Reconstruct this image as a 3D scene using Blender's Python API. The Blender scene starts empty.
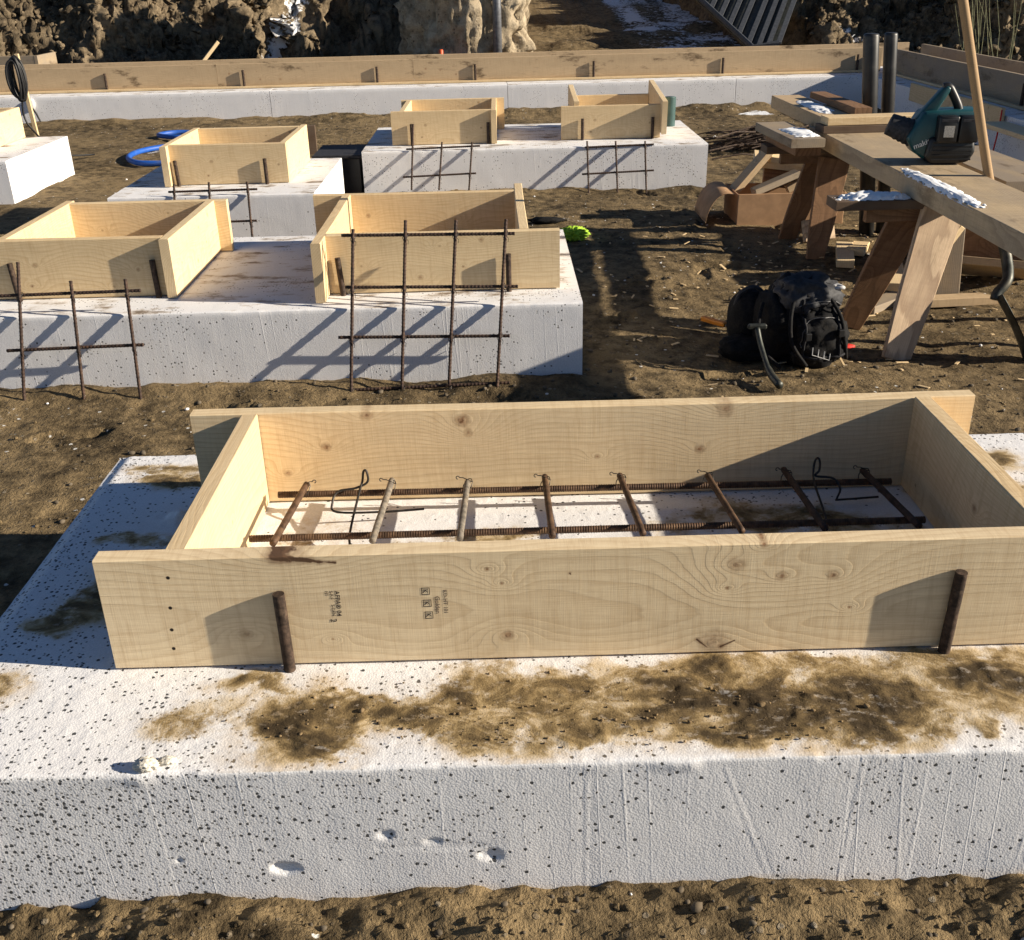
import bpy, bmesh, math, random
import numpy as np
from mathutils import Vector, Matrix

random.seed(7)
SC = bpy.context.scene
COL = SC.collection
R = math.radians
PI = math.pi

# ------------------------------------------------------------------ noise (numpy)
_perm = np.random.RandomState(11).permutation(65536).astype(np.int64)
_val = np.random.RandomState(12).rand(65536)


def _h(ix, iy, iz):
    a = _perm[ix & 65535]
    a = _perm[(a + iy) & 65535]
    return _val[_perm[(a + iz) & 65535]]


def vnoise(x, y, z=0.0, seed=0):
    x = np.asarray(x, float) + seed * 17.31
    y = np.asarray(y, float) + seed * 5.77
    z = np.asarray(z, float) + 0 * x
    ix, iy, iz = np.floor(x).astype(np.int64), np.floor(y).astype(np.int64), np.floor(z).astype(np.int64)
    fx, fy, fz = x - ix, y - iy, z - iz
    fx = fx * fx * fx * (fx * (fx * 6 - 15) + 10)
    fy = fy * fy * fy * (fy * (fy * 6 - 15) + 10)
    fz = fz * fz * fz * (fz * (fz * 6 - 15) + 10)
    r = 0
    for dz, wz in ((0, 1 - fz), (1, fz)):
        for dy, wy in ((0, 1 - fy), (1, fy)):
            for dx, wx in ((0, 1 - fx), (1, fx)):
                r = r + wx * wy * wz * _h(ix + dx, iy + dy, iz + dz)
    return r * 2 - 1


def fbm(x, y, z=0.0, oct=4, seed=0, gain=0.5, lac=2.03, ridge=False):
    a, f, s, n = 1.0, 1.0, 0.0, 0.0
    for o in range(oct):
        v = vnoise(x * f, y * f, np.asarray(z) * f, seed + o * 3)
        if ridge:
            v = 1 - 2 * np.abs(v)
        s = s + a * v
        n += a
        a *= gain
        f *= lac
    return s / n


def sstep(a, b, x):
    t = np.clip((x - a) / (b - a), 0, 1)
    return t * t * (3 - 2 * t)


# ------------------------------------------------------------------ object helpers
def link(o, parent=None):
    COL.objects.link(o)
    if parent is not None:
        o.parent = parent
    return o


def tag(o, label=None, cat=None, group=None, kind=None):
    if label:
        o['label'] = label
    if cat:
        o['category'] = cat
    if group:
        o['group'] = group
    if kind:
        o['kind'] = kind
    return o


def thing(name, label, cat, loc=(0, 0, 0), rz=0.0, group=None):
    o = bpy.data.objects.new(name, None)
    o.empty_display_size = 0.1
    o.location = loc
    o.rotation_euler = (0, 0, rz)
    link(o)
    return tag(o, label, cat, group)


def from_bm(name, bm, mat, parent=None, loc=None, rot=None, smooth=False):
    me = bpy.data.meshes.new(name)
    bm.normal_update()
    bm.to_mesh(me)
    bm.free()
    me.materials.append(mat)
    if smooth:
        me.polygons.foreach_set('use_smooth', [True] * len(me.polygons))
    o = bpy.data.objects.new(name, me)
    if loc is not None:
        o.location = loc
    if rot is not None:
        o.rotation_euler = rot
    return link(o, parent)


def add_geo(bm, verts, faces):
    vs = [bm.verts.new(v) for v in verts]
    for f in faces:
        try:
            bm.faces.new([vs[i] for i in f])
        except ValueError:
            pass
    return vs


def add_box(bm, x0, x1, y0, y1, z0, z1, bev=0.0, M=None, seg=1):
    b2 = bmesh.new()
    vs = [(x, y, z) for x in (x0, x1) for y in (y0, y1) for z in (z0, z1)]
    add_geo(b2, vs, [(0, 1, 3, 2), (4, 6, 7, 5), (0, 4, 5, 1), (2, 3, 7, 6), (0, 2, 6, 4), (1, 5, 7, 3)])
    if bev > 0:
        bmesh.ops.bevel(b2, geom=list(b2.edges), offset=bev, segments=seg, affect='EDGES', profile=0.5)
    merge(bm, b2, M)


def merge(bm, b2, M=None):
    b2.verts.ensure_lookup_table()
    b2.verts.index_update()
    mp = {}
    for v in b2.verts:
        mp[v.index] = bm.verts.new(M @ v.co if M is not None else v.co)
    for f in b2.faces:
        try:
            bm.faces.new([mp[v.index] for v in f.verts])
        except ValueError:
            pass
    b2.free()


def add_tube(bm, pts, rad, n=8, cap=True, closed=False):
    pts = [Vector(p) for p in pts]
    m = len(pts)
    rads = rad if isinstance(rad, (list, tuple)) else [rad] * m
    rings = []
    up = None
    for i, p in enumerate(pts):
        a = pts[i - 1] if (i > 0 or closed) else pts[0]
        b = pts[(i + 1) % m] if (i < m - 1 or closed) else pts[-1]
        t = (b - a).normalized()
        if up is None:
            up = t.orthogonal().normalized()
        else:
            up = (up - t * up.dot(t))
            up = up.normalized() if up.length > 1e-6 else t.orthogonal().normalized()
        s = t.cross(up)
        rings.append([bm.verts.new(p + (up * math.cos(2 * PI * k / n) + s * math.sin(2 * PI * k / n)) * rads[i]) for k in range(n)])
    for i in range(m - 1 + (1 if closed else 0)):
        A, B = rings[i], rings[(i + 1) % m]
        for k in range(n):
            bm.faces.new((A[k], A[(k + 1) % n], B[(k + 1) % n], B[k]))
    if cap and not closed:
        bm.faces.new(list(reversed(rings[0])))
        bm.faces.new(rings[-1])


def ribbed(bm, a, b, rad, pitch=0.012, n=8, amp=.75):
    a, b = Vector(a), Vector(b)
    L = (b - a).length
    k = max(2, int(L / pitch))
    pts, rs = [], []
    for i in range(k):
        for q, rr in ((0.0, 1.0), (0.5, 1.0), (0.62, 1.17), (0.88, 1.17)):
            pts.append(a + (b - a) * ((i + q) / k))
            rs.append(rad * (1 + (rr - 1) * amp))
    pts.append(b)
    rs.append(rad)
    add_tube(bm, pts, rs, n)


def spline(ctrl, n=8, closed=False):
    P = [Vector(c) for c in ctrl]
    out = []
    m = len(P)
    rng = range(m if closed else m - 1)
    for i in rng:
        if closed:
            p0, p1, p2, p3 = P[i - 1], P[i], P[(i + 1) % m], P[(i + 2) % m]
        else:
            p0, p1, p2, p3 = P[max(i - 1, 0)], P[i], P[i + 1], P[min(i + 2, m - 1)]
        for k in range(n):
            t = k / n
            out.append(0.5 * ((2 * p1) + (p2 - p0) * t + (2 * p0 - 5 * p1 + 4 * p2 - p3) * t * t + (3 * p1 - p0 - 3 * p2 + p3) * t ** 3))
    if not closed:
        out.append(P[-1])
    return out


def grid_obj(name, X, Y, Z, mat, attrs=None, parent=None, smooth=True, caps=False):
    """X,Y,Z : 2-D arrays -> one sheet."""
    ny, nx = X.shape
    co = np.stack([X, Y, Z], -1).reshape(-1, 3).astype(np.float32)
    i = (np.arange(ny - 1)[:, None] * nx + np.arange(nx - 1)[None, :]).ravel()
    q = np.stack([i, i + 1, i + nx + 1, i + nx], -1).astype(np.int32)
    extra = []
    if caps:
        extra = [list(np.arange(ny) * nx), list((np.arange(ny) * nx + nx - 1)[::-1])]
    loops = np.concatenate([q.ravel()] + [np.array(e, np.int32) for e in extra])
    nf = len(q) + len(extra)
    starts = np.concatenate([np.arange(len(q)) * 4] + [np.array([len(q) * 4 + sum(len(e) for e in extra[:k])]) for k in range(len(extra))]).astype(np.int32)
    me = bpy.data.meshes.new(name)
    me.vertices.add(len(co))
    me.vertices.foreach_set('co', co.ravel())
    me.loops.add(len(loops))
    me.loops.foreach_set('vertex_index', loops)
    me.polygons.add(nf)
    me.polygons.foreach_set('loop_start', starts)
    me.update(calc_edges=True)
    me.polygons.foreach_set('use_smooth', [smooth] * nf)
    for k, v in (attrs or {}).items():
        at = me.attributes.new(k, 'FLOAT', 'POINT')
        at.data.foreach_set('value', np.asarray(v, np.float32).ravel())
    me.materials.append(mat)
    o = bpy.data.objects.new(name, me)
    return link(o, parent)


# ------------------------------------------------------------------ node helper
class NT:
    def __init__(s, name):
        s.m = bpy.data.materials.new(name)
        s.m.use_nodes = True
        s.t = s.m.node_tree
        s.t.nodes.clear()
        s.out = s.t.nodes.new('ShaderNodeOutputMaterial')
        s.b = s.t.nodes.new('ShaderNodeBsdfPrincipled')
        s.t.links.new(s.b.outputs[0], s.out.inputs[0])

    def n(s, typ, **kw):
        o = s.t.nodes.new('ShaderNode' + typ)
        for k, v in kw.items():
            setattr(o, k, v)
        return o

    def put(s, sock, v):
        if isinstance(v, bpy.types.NodeSocket):
            s.t.links.new(v, sock)
        elif v is not None:
            if sock.type == 'RGBA' and len(v) == 3:
                v = (*v, 1)
            sock.default_value = v

    def ma(s, op, a, b=None, c=None, clamp=False):
        o = s.n('Math', operation=op, use_clamp=clamp)
        s.put(o.inputs[0], a)
        s.put(o.inputs[1], b)
        s.put(o.inputs[2], c)
        return o.outputs[0]

    def comb(s, x, y, z):
        o = s.n('CombineXYZ')
        for i, v in enumerate((x, y, z)):
            s.put(o.inputs[i], v)
        return o.outputs[0]

    def sep(s, v):
        o = s.n('SeparateXYZ')
        s.put(o.inputs[0], v)
        return o.outputs

    def obj(s):
        return s.n('TexCoord').outputs['Object']

    def scale(s, v, sc):
        o = s.n('VectorMath', operation='MULTIPLY')
        s.put(o.inputs[0], v)
        o.inputs[1].default_value = sc if isinstance(sc, (tuple, list)) else (sc, sc, sc)
        return o.outputs[0]

    def addv(s, a, b):
        o = s.n('VectorMath', operation='ADD')
        s.put(o.inputs[0], a)
        s.put(o.inputs[1], b)
        return o.outputs[0]

    def noise(s, v, sc=1.0, det=3, rough=0.5, dist=0.0):
        o = s.n('TexNoise')
        s.put(o.inputs['Vector'], v)
        o.inputs['Scale'].default_value = sc
        o.inputs['Detail'].default_value = det
        o.inputs['Roughness'].default_value = rough
        o.inputs['Distortion'].default_value = dist
        return o.outputs[0]

    def vor(s, v, sc, feature='F1', out='Distance', rnd=1.0):
        o = s.n('TexVoronoi', feature=feature)
        s.put(o.inputs['Vector'], v)
        o.inputs['Scale'].default_value = sc
        o.inputs['Randomness'].default_value = rnd
        return o.outputs[out]

    def ramp(s, f, stops, interp='LINEAR'):
        o = s.n('ValToRGB')
        o.color_ramp.interpolation = interp
        e = o.color_ramp.elements
        while len(e) < len(stops):
            e.new(0.5)
        for i, (p, c) in enumerate(stops):
            e[i].position = p
            c = (c, c, c) if isinstance(c, (int, float)) else c
            e[i].color = (*c[:3], 1)
        s.put(o.inputs[0], f)
        return o.outputs[0]

    def step(s, a, b, x):
        o = s.n('MapRange', interpolation_type='SMOOTHSTEP')
        s.put(o.inputs[0], x)
        o.inputs[1].default_value = a
        o.inputs[2].default_value = b
        return o.outputs[0]

    def mix(s, f, a, b, mode='MIX'):
        o = s.n('Mix', data_type='RGBA', blend_type=mode)
        s.put(o.inputs[0], f)
        s.put(o.inputs[6], a)
        s.put(o.inputs[7], b)
        return o.outputs[2]

    def attr(s, name):
        return s.n('Attribute', attribute_name=name).outputs['Fac']

    def rnd(s):
        return s.n('ObjectInfo').outputs['Random']

    def done(s, col, rough=0.8, bump=None, bs=0.3, bd=0.01, spec=0.3, metal=0.0):
        s.put(s.b.inputs['Base Color'], col)
        s.put(s.b.inputs['Roughness'], rough)
        s.put(s.b.inputs['Specular IOR Level'], spec)
        s.put(s.b.inputs['Metallic'], metal)
        if bump is not None:
            o = s.n('Bump')
            s.put(o.inputs['Strength'], bs)
            o.inputs['Distance'].default_value = bd
            s.put(o.inputs['Height'], bump)
            s.t.links.new(o.outputs[0], s.b.inputs['Normal'])
        return s.m


# ------------------------------------------------------------------ materials
def wood(name, base=(.66, .5, .3), dark=(.46, .3, .15), knots=None, seed=0, saw=1.0, grey=0.0, ringf=70.0, dirt=0.0, zc=-.02, yc=.10, hdist=.1, holes=(), cracks=(), rk=.5):
    s = NT(name)
    co = s.obj()
    x, y, z = s.sep(co)
    rn = s.rnd() if knots is None else 0.0
    xo = s.ma('ADD', s.ma('MULTIPLY', rn, 37.0) if knots is None else 0.0, s.ma('ADD', x, seed * 3.17))
    n1 = s.noise(s.comb(s.ma('MULTIPLY', xo, 1.3), s.ma('MULTIPLY', y, 3.0), s.ma('MULTIPLY', z, 3.0)), 1.0, 2)
    n2 = s.noise(s.comb(s.ma('MULTIPLY', xo, 5.0), s.ma('MULTIPLY', y, 30.0), s.ma('MULTIPLY', z, 30.0)), 1.0, 3)
    ks = knots if knots is not None else [(random.uniform(.1, .9), random.uniform(.03, .21), random.uniform(.006, .018), random.uniform(.6, 1)) for _ in range(5)]
    K = None
    kcol = None
    nj = s.noise(s.scale(co, 60.0), 1.0, 2)
    for (kx, kz, kr, kd) in ks:
        dx = s.ma('SUBTRACT', x, kx)
        dz = s.ma('SUBTRACT', z, kz)
        d1 = s.ma('SQRT', s.ma('ADD', s.ma('POWER', s.ma('MULTIPLY', dx, .5), 2.0), s.ma('POWER', dz, 2.0)))
        g = s.ma('EXPONENT', s.ma('MULTIPLY', d1, -1.0 / (kr * 2.0)))
        g = s.ma('MULTIPLY', g, 6.0)
        K = g if K is None else s.ma('ADD', K, g)
        d2 = s.ma('SQRT', s.ma('ADD', s.ma('POWER', dx, 2.0), s.ma('POWER', s.ma('MULTIPLY', dz, 1.1), 2.0)))
        d2 = s.ma('ADD', d2, s.ma('MULTIPLY', s.ma('SUBTRACT', nj, .5), kr * .9))
        m = s.ma('MULTIPLY', s.ma('ADD', s.ma('MULTIPLY', s.step(kr * 1.15, kr * .55, d2), .55), s.ma('MULTIPLY', s.step(kr * .5, kr * .15, d2), .45)), kd)
        kcol = m if kcol is None else s.ma('MAXIMUM', kcol, m)
    yy = s.ma('ADD', y, yc)
    zz = s.ma('ADD', s.ma('ADD', z, zc), s.ma('MULTIPLY', s.ma('SUBTRACT', n1, .5), hdist * 2.4))
    r = s.ma('SQRT', s.ma('ADD', s.ma('POWER', yy, 2.0), s.ma('POWER', zz, 2.0)))
    t = s.ma('ADD', s.ma('MULTIPLY', r, ringf * 1.6), s.ma('MULTIPLY', n2, .9))
    if K is not None:
        t = s.ma('ADD', t, K)
    f = s.ma('FRACT', t)
    ring = s.ramp(f, [(0, 0.0), (.45, .12), (.82, .85), (.92, 1.0), (1.0, .0)])
    ring = s.ma('MULTIPLY', ring, s.ma('ADD', .25, s.ma('MULTIPLY', n1, .75)))
    fib = s.noise(s.comb(s.ma('MULTIPLY', xo, 14.0), s.ma('MULTIPLY', y, 420.0), s.ma('MULTIPLY', z, 420.0)), 1.0, 2, .6)
    lo = s.noise(s.comb(s.ma('MULTIPLY', xo, 2.2), s.ma('MULTIPLY', y, 9.0), s.ma('MULTIPLY', z, 9.0)), 1.0, 3, .6)
    sawn = s.noise(s.comb(s.ma('MULTIPLY', xo, 420.0), s.ma('MULTIPLY', y, 10.0), s.ma('MULTIPLY', z, 9.0)), 1.0, 2, .6)
    sawb = s.noise(s.comb(s.ma('MULTIPLY', s.ma('ADD', xo, s.ma('MULTIPLY', z, .06)), 75.0), s.ma('MULTIPLY', y, 10.0), s.ma('MULTIPLY', z, 7.0)), 1.0, 4, .7)
    c = s.mix(s.ma('MULTIPLY', ring, rk), base, dark)
    c = s.mix(s.step(.35, .75, lo), c, s.mix(.5, c, tuple(b * .75 for b in base)))
    c = s.mix(s.ma('MULTIPLY', s.step(.3, .8, fib), .35), c, tuple(d * .95 for d in dark))
    c = s.mix(s.ma('MULTIPLY', s.step(.42, .72, sawb), .30 * saw), c, dark)
    c = s.mix(s.ma('MULTIPLY', s.step(.5, .75, sawn), .10 * saw), c, tuple(d * .8 for d in dark))
    if kcol is not None:
        kin = s.mix(s.step(.35, .65, s.noise(s.scale(co, 140.0), 1.0, 2)), (.17, .085, .04), (.36, .22, .12))
        c = s.mix(kcol, c, kin)
    if grey > 0:
        c = s.mix(s.ma('MULTIPLY', s.step(.3, .6, s.noise(s.scale(co, (3, 9, 9)), 1.0, 4, .6)), grey), c, (.25, .21, .17))
    if dirt > 0:
        dm = s.step(.56, .70, s.noise(s.addv(s.scale(co, (2.3, 6, 6)), s.comb(s.ma('MULTIPLY', s.rnd(), 31.0), seed * 1.1, 0.0)), 1.0, 5, .7))
        c = s.mix(s.ma('MULTIPLY', dm, dirt), c, (.10, .065, .035))
    for (hx, hz) in holes:
        d = s.ma('SQRT', s.ma('ADD', s.ma('POWER', s.ma('SUBTRACT', x, hx), 2.0), s.ma('POWER', s.ma('SUBTRACT', z, hz), 2.0)))
        c = s.mix(s.step(.0042, .0028, d), c, (.015, .01, .008))
    for (xa, za, xb, zb, wd) in cracks:
        ux, uz = xb - xa, zb - za
        L2 = ux * ux + uz * uz
        tt = s.ma('DIVIDE', s.ma('ADD', s.ma('MULTIPLY', s.ma('SUBTRACT', x, xa), ux), s.ma('MULTIPLY', s.ma('SUBTRACT', z, za), uz)), L2, clamp=True)
        px_ = s.ma('SUBTRACT', s.ma('SUBTRACT', x, xa), s.ma('MULTIPLY', tt, ux))
        pz_ = s.ma('SUBTRACT', s.ma('SUBTRACT', z, za), s.ma('MULTIPLY', tt, uz))
        d = s.ma('SQRT', s.ma('ADD', s.ma('POWER', px_, 2.0), s.ma('POWER', pz_, 2.0)))
        d = s.ma('ADD', d, s.ma('MULTIPLY', s.ma('SUBTRACT', nj, .5), wd * 1.2))
        ww = s.ma('MULTIPLY', s.ma('SUBTRACT', 1.0, s.ma('MULTIPLY', tt, .8)), wd)
        c = s.mix(s.step(1.0, .55, s.ma('DIVIDE', d, ww)), c, (.03, .018, .012))
        c = s.mix(s.ma('MULTIPLY', s.step(2.6, 1.0, s.ma('DIVIDE', d, ww)), .45), c, (.2, .11, .06))
    h = s.ma('ADD', s.ma('MULTIPLY', sawn, .3 * saw), s.ma('ADD', s.ma('MULTIPLY', fib, .6), s.ma('MULTIPLY', ring, -.3)))
    return s.done(c, .72, h, .45, .0016, .25)


W_PALE = wood('wood_pale', (.81, .645, .40), (.48, .31, .15), seed=1)
W_PALE2 = wood('wood_honey', (.77, .60, .365), (.45, .28, .12), seed=2)
W_TAN = wood('wood_tan', (.56, .42, .26), (.34, .23, .13), seed=3, dirt=.9)
W_GREY = wood('wood_weathered', (.42, .33, .22), (.20, .14, .085), seed=4, grey=.6, dirt=.6, rk=.75)
W_BROWN = wood('wood_brown', (.30, .17, .09), (.10, .05, .025), seed=5, dirt=.5, ringf=22, hdist=.25, rk=.85)
W_PLY = wood('wood_plywood', (.72, .54, .36), (.17, .085, .045), seed=6, rk=.9, grey=.2, ringf=16, saw=.3, dirt=.3, hdist=.3, knots=[])
W_DARK = wood('wood_dark', (.12, .075, .045), (.07, .04, .025), seed=8, grey=.2)
FRONT_K = [(1.136, .188, .019, .75), (1.221, .162, .013, .85), (1.313, .161, .013, .85), (1.183, .229, .009, 1), (1.124, .14, .006, 1),
           (1.35, .092, .0045, 1), (1.105, .025, .033, .65), (.249, .069, .015, .55), (.727, .051, .014, .85), (.693, .193, .006, 1),
           (.718, .163, .005, 1), (.406, .053, .004, 1), (.334, .236, .016, 1)]
HOLES = [(.127, .193), (.121, .13), (.116, .083), (.113, .042)]
W_FRONT = wood('wood_front_board', (.83, .675, .445), (.45, .30, .155), knots=FRONT_K, seed=0, hdist=.075, zc=-.10, yc=.06, ringf=48, holes=HOLES, cracks=[(.322, .2285, .425, .2145, .0085), (.318, .231, .345, .221, .010), (1.075, .03, 1.095, .012, .003), (1.12, .013, 1.145, .026, .003), (.84, .18, .842, .177, .002)])
W_BACK = wood('wood_back_board', (.83, .665, .425), (.49, .33, .165),
              knots=[(.409, .221, .017, .9), (.308, .142, .015, .9), (.211, .076, .012, .7), (.632, .202, .022, 1), (.645, .17, .014, .7), (1.195, .113, .016, 1), (1.247, .215, .026, .8), (.95, .10, .008, .8)], seed=9, hdist=.06)
W_END = wood('wood_end_board', (.70, .545, .34), (.50, .34, .17), seed=12, saw=.6, knots=[(.3, .12, .006, .5)])


def foam(name, dirt=False, specks=1.0, patches=()):
    s = NT(name)
    co = s.obj()
    geo = s.n('NewGeometry')
    nz = s.sep(geo.outputs['Normal'])[2]
    top = s.step(.6, .9, nz)
    side = s.ma('SUBTRACT', 1.0, top)
    x, y, z = s.sep(co)
    # black graphite-like specks, sparse, uneven density
    wob = s.n('TexNoise')
    s.put(wob.inputs['Vector'], co)
    wob.inputs['Scale'].default_value = 330.0
    wv = s.addv(co, s.scale(s.addv(wob.outputs['Color'], (-.5, -.5, -.5)), .0055))
    frn = s.step(.6, .9, s.ma('ABSOLUTE', s.sep(geo.outputs['Normal'])[1]))
    sdx = s.step(.6, .9, s.ma('ABSOLUTE', s.sep(geo.outputs['Normal'])[0]))
    vx, vy, vz = s.sep(wv)
    pu = s.ma('ADD', s.ma('MULTIPLY', vx, s.ma('SUBTRACT', 1.0, sdx)), s.ma('MULTIPLY', vy, sdx))
    pv = s.ma('ADD', s.ma('MULTIPLY', vy, top), s.ma('MULTIPLY', vz, side))
    wv = s.comb(s.ma('ADD', pu, s.ma('MULTIPLY', s.rnd(), 7.0)), s.ma('ADD', pv, s.ma('MULTIPLY', side, 3.0)), 0.0)
    dens = s.noise(s.addv(s.scale(co, 2.6), s.comb(0., 0., s.ma('MULTIPLY', s.rnd(), 9.0))), 1.0, 3, .55)
    v = s.n('TexVoronoi', feature='F1', voronoi_dimensions='2D')
    s.put(v.inputs['Vector'], wv)
    v.inputs['Scale'].default_value = 76.0
    rr = s.sep(v.outputs['Color'])[0]
    thr = s.ma('ADD', .87 - .12 * (specks - 1), s.ma('MULTIPLY', s.ma('SUBTRACT', dens, .5), -1.2))
    if dirt:
        thr = s.ma('SUBTRACT', thr, s.ma('MULTIPLY', s.step(.95, -.1, x), s.ma('ADD', .16, s.ma('MULTIPLY', side, .36))))
    thr = s.ma('MAXIMUM', thr, .30)
    on = s.ma('GREATER_THAN', rr, thr)
    sz = s.ma('ADD', .15, s.ma('MULTIPLY', s.sep(v.outputs['Color'])[1], .12))
    dd = s.ma('SUBTRACT', v.outputs['Distance'], sz)
    sp = s.ma('MULTIPLY', on, s.step(.05, -.03, dd))
    # second finer family
    v2 = s.n('TexVoronoi', feature='F1', voronoi_dimensions='2D')
    s.put(v2.inputs['Vector'], s.addv(wv, (3.3, 1.7, .9)))
    v2.inputs['Scale'].default_value = 120.0
    on2 = s.ma('GREATER_THAN', s.sep(v2.outputs['Color'])[0], s.ma('ADD', thr, .12))
    sp2 = s.ma('MULTIPLY', on2, s.step(.30, .2, v2.outputs['Distance']))
    sp = s.ma('MAXIMUM', sp, s.ma('MULTIPLY', sp2, .8))
    bead = s.vor(co, 270.0)
    tint = s.noise(s.scale(co, 5.0), 1.0, 4, .6)
    c = s.mix(tint, (.88, .88, .90), (.80, .795, .80))
    c = s.mix(s.ma('MULTIPLY', s.step(.2, .7, bead), .22), c, (.46, .46, .47))
    gr0 = s.noise(s.scale(co, 420.0), 1.0, 2)
    c = s.mix(s.ma('MULTIPLY', s.step(.5, .72, gr0), .22), c, (.42, .42, .44))
    # hot-wire streaks on the sides: a few strong lines, many faint
    st = s.noise(s.comb(s.ma('MULTIPLY', s.ma('ADD', x, y), 34.0), 0.0, s.ma('MULTIPLY', z, .8)), 1.0, 3, .65)
    st2 = s.noise(s.comb(s.ma('MULTIPLY', s.ma('ADD', x, y), 9.0), 4.0, s.ma('MULTIPLY', z, 1.5)), 1.0, 1)
    ln = s.noise(s.comb(s.ma('MULTIPLY', s.ma('ADD', s.ma('ADD', x, y), s.ma('MULTIPLY', z, .05)), 12.0), 7.0, s.ma('MULTIPLY', z, .25)), 1.0, 1)
    line = s.ma('MULTIPLY', s.step(.012, .002, s.ma('ABSOLUTE', s.ma('SUBTRACT', ln, .5))), side)
    line = s.ma('MULTIPLY', line, s.step(.42, .62, s.noise(s.scale(co, (3, 3, 1.5)), 1.0, 2)))
    c = s.mix(s.ma('MULTIPLY', line, .18), c, (.95, .95, .95))
    streak = s.ma('MULTIPLY', s.step(.55, .75, st), side)
    c = s.mix(s.ma('MULTIPLY', streak, .16), c, (.58, .53, .46))
    scuff = s.step(.58, .75, s.noise(s.scale(co, (7, 7, 12)), 1.0, 5, .7))
    c = s.mix(s.ma('MULTIPLY', scuff, .22), c, (.62, .55, .45))
    c = s.mix(s.ma('MULTIPLY', sp, .93), c, (.02, .022, .025))
    h = s.ma('ADD', s.ma('MULTIPLY', bead, -.7), s.ma('MULTIPLY', st, s.ma('MULTIPLY', side, .8)))
    h = s.ma('ADD', h, s.ma('MULTIPLY', line, .45))
    h = s.ma('ADD', h, s.ma('MULTIPLY', sp, -1.5))
    if dirt:
        d = s.attr('dirt')
        fine = s.noise(s.scale(co, 45.0), 1.0, 5, .75)
        fine2 = s.noise(s.scale(co, 190.0), 1.0, 3, .6)
        lowd = s.noise(s.scale(co, 13.0), 1.0, 5, .65, .6)
        d2 = s.ma('ADD', s.ma('MULTIPLY', d, .86), s.ma('MULTIPLY', s.ma('SUBTRACT', lowd, .5), .95))
        d2 = s.ma('ADD', d2, s.ma('MULTIPLY', s.ma('SUBTRACT', fine, .5), .55))
        d2 = s.ma('ADD', d2, s.ma('MULTIPLY', s.ma('SUBTRACT', fine2, .5), .35))
        inner = s.noise(s.addv(s.scale(co, (9, 12, 9)), (3., 8., 0.)), 1.0, 7, .68, 1.3)
        wet = s.ma('ADD', s.ma('MULTIPLY', s.ma('POWER', d, 1.4), .62), s.ma('MULTIPLY', s.ma('SUBTRACT', inner, .5), 1.7))
        wet = s.ma('ADD', wet, s.ma('MULTIPLY', s.ma('SUBTRACT', fine2, .5), .15))
        cd = s.ramp(wet, [(.02, (.57, .45, .26)), (.22, (.36, .26, .125)), (.44, (.18, .125, .058)), (.68, (.072, .050, .025)), (.9, (.045, .031, .016))])
        m = s.step(.02, .40, d2)
        m = s.ma('MULTIPLY', m, s.step(.02, .10, d))
        m = s.ma('MULTIPLY', m, s.ma('ADD', .45, s.ma('MULTIPLY', s.step(.0, .35, wet), .55)))
        brk = s.step(.36, .46, s.noise(s.addv(s.scale(co, (34, 46, 30)), (5., 2., 0.)), 1.0, 5, .7))
        m = s.ma('MULTIPLY', m, s.ma('ADD', .72, s.ma('MULTIPLY', brk, .28)))
        sta = s.attr('stain')
        sf = s.ma('MULTIPLY', s.step(.08, .6, sta), s.step(.22, .62, s.ma('ADD', lowd, s.ma('MULTIPLY', s.ma('SUBTRACT', fine, .5), .5))))
        c = s.mix(s.ma('MULTIPLY', sf, .88), c, s.mix(fine, (.66, .51, .32), (.40, .28, .145)))
        c = s.mix(m, c, cd)
        gr = s.noise(s.scale(co, 320.0), 1.0, 2)
        h = s.ma('ADD', h, s.ma('MULTIPLY', m, s.ma('MULTIPLY', gr, 1.0)))
    else:
        dn = s.noise(s.addv(s.scale(co, (4.5, 9, 4)), s.comb(s.ma('MULTIPLY', s.rnd(), 20.0), 0., 0.)), 1.0, 6, .68)
        m = s.ma('MULTIPLY', s.step(.50, .66, dn), top)
        cd = s.ramp(dn, [(.50, (.56, .45, .31)), (.62, (.22, .15, .085)), (.74, (.06, .04, .02))])
        c = s.mix(s.ma('MULTIPLY', m, .9), c, cd)
    return s.done(c, .85, h, .33, .0018, .2)


M_FOAM_NEAR = foam('foam_near', dirt=True, specks=1.0)
M_FOAM = foam('foam_far', specks=.55)


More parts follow.
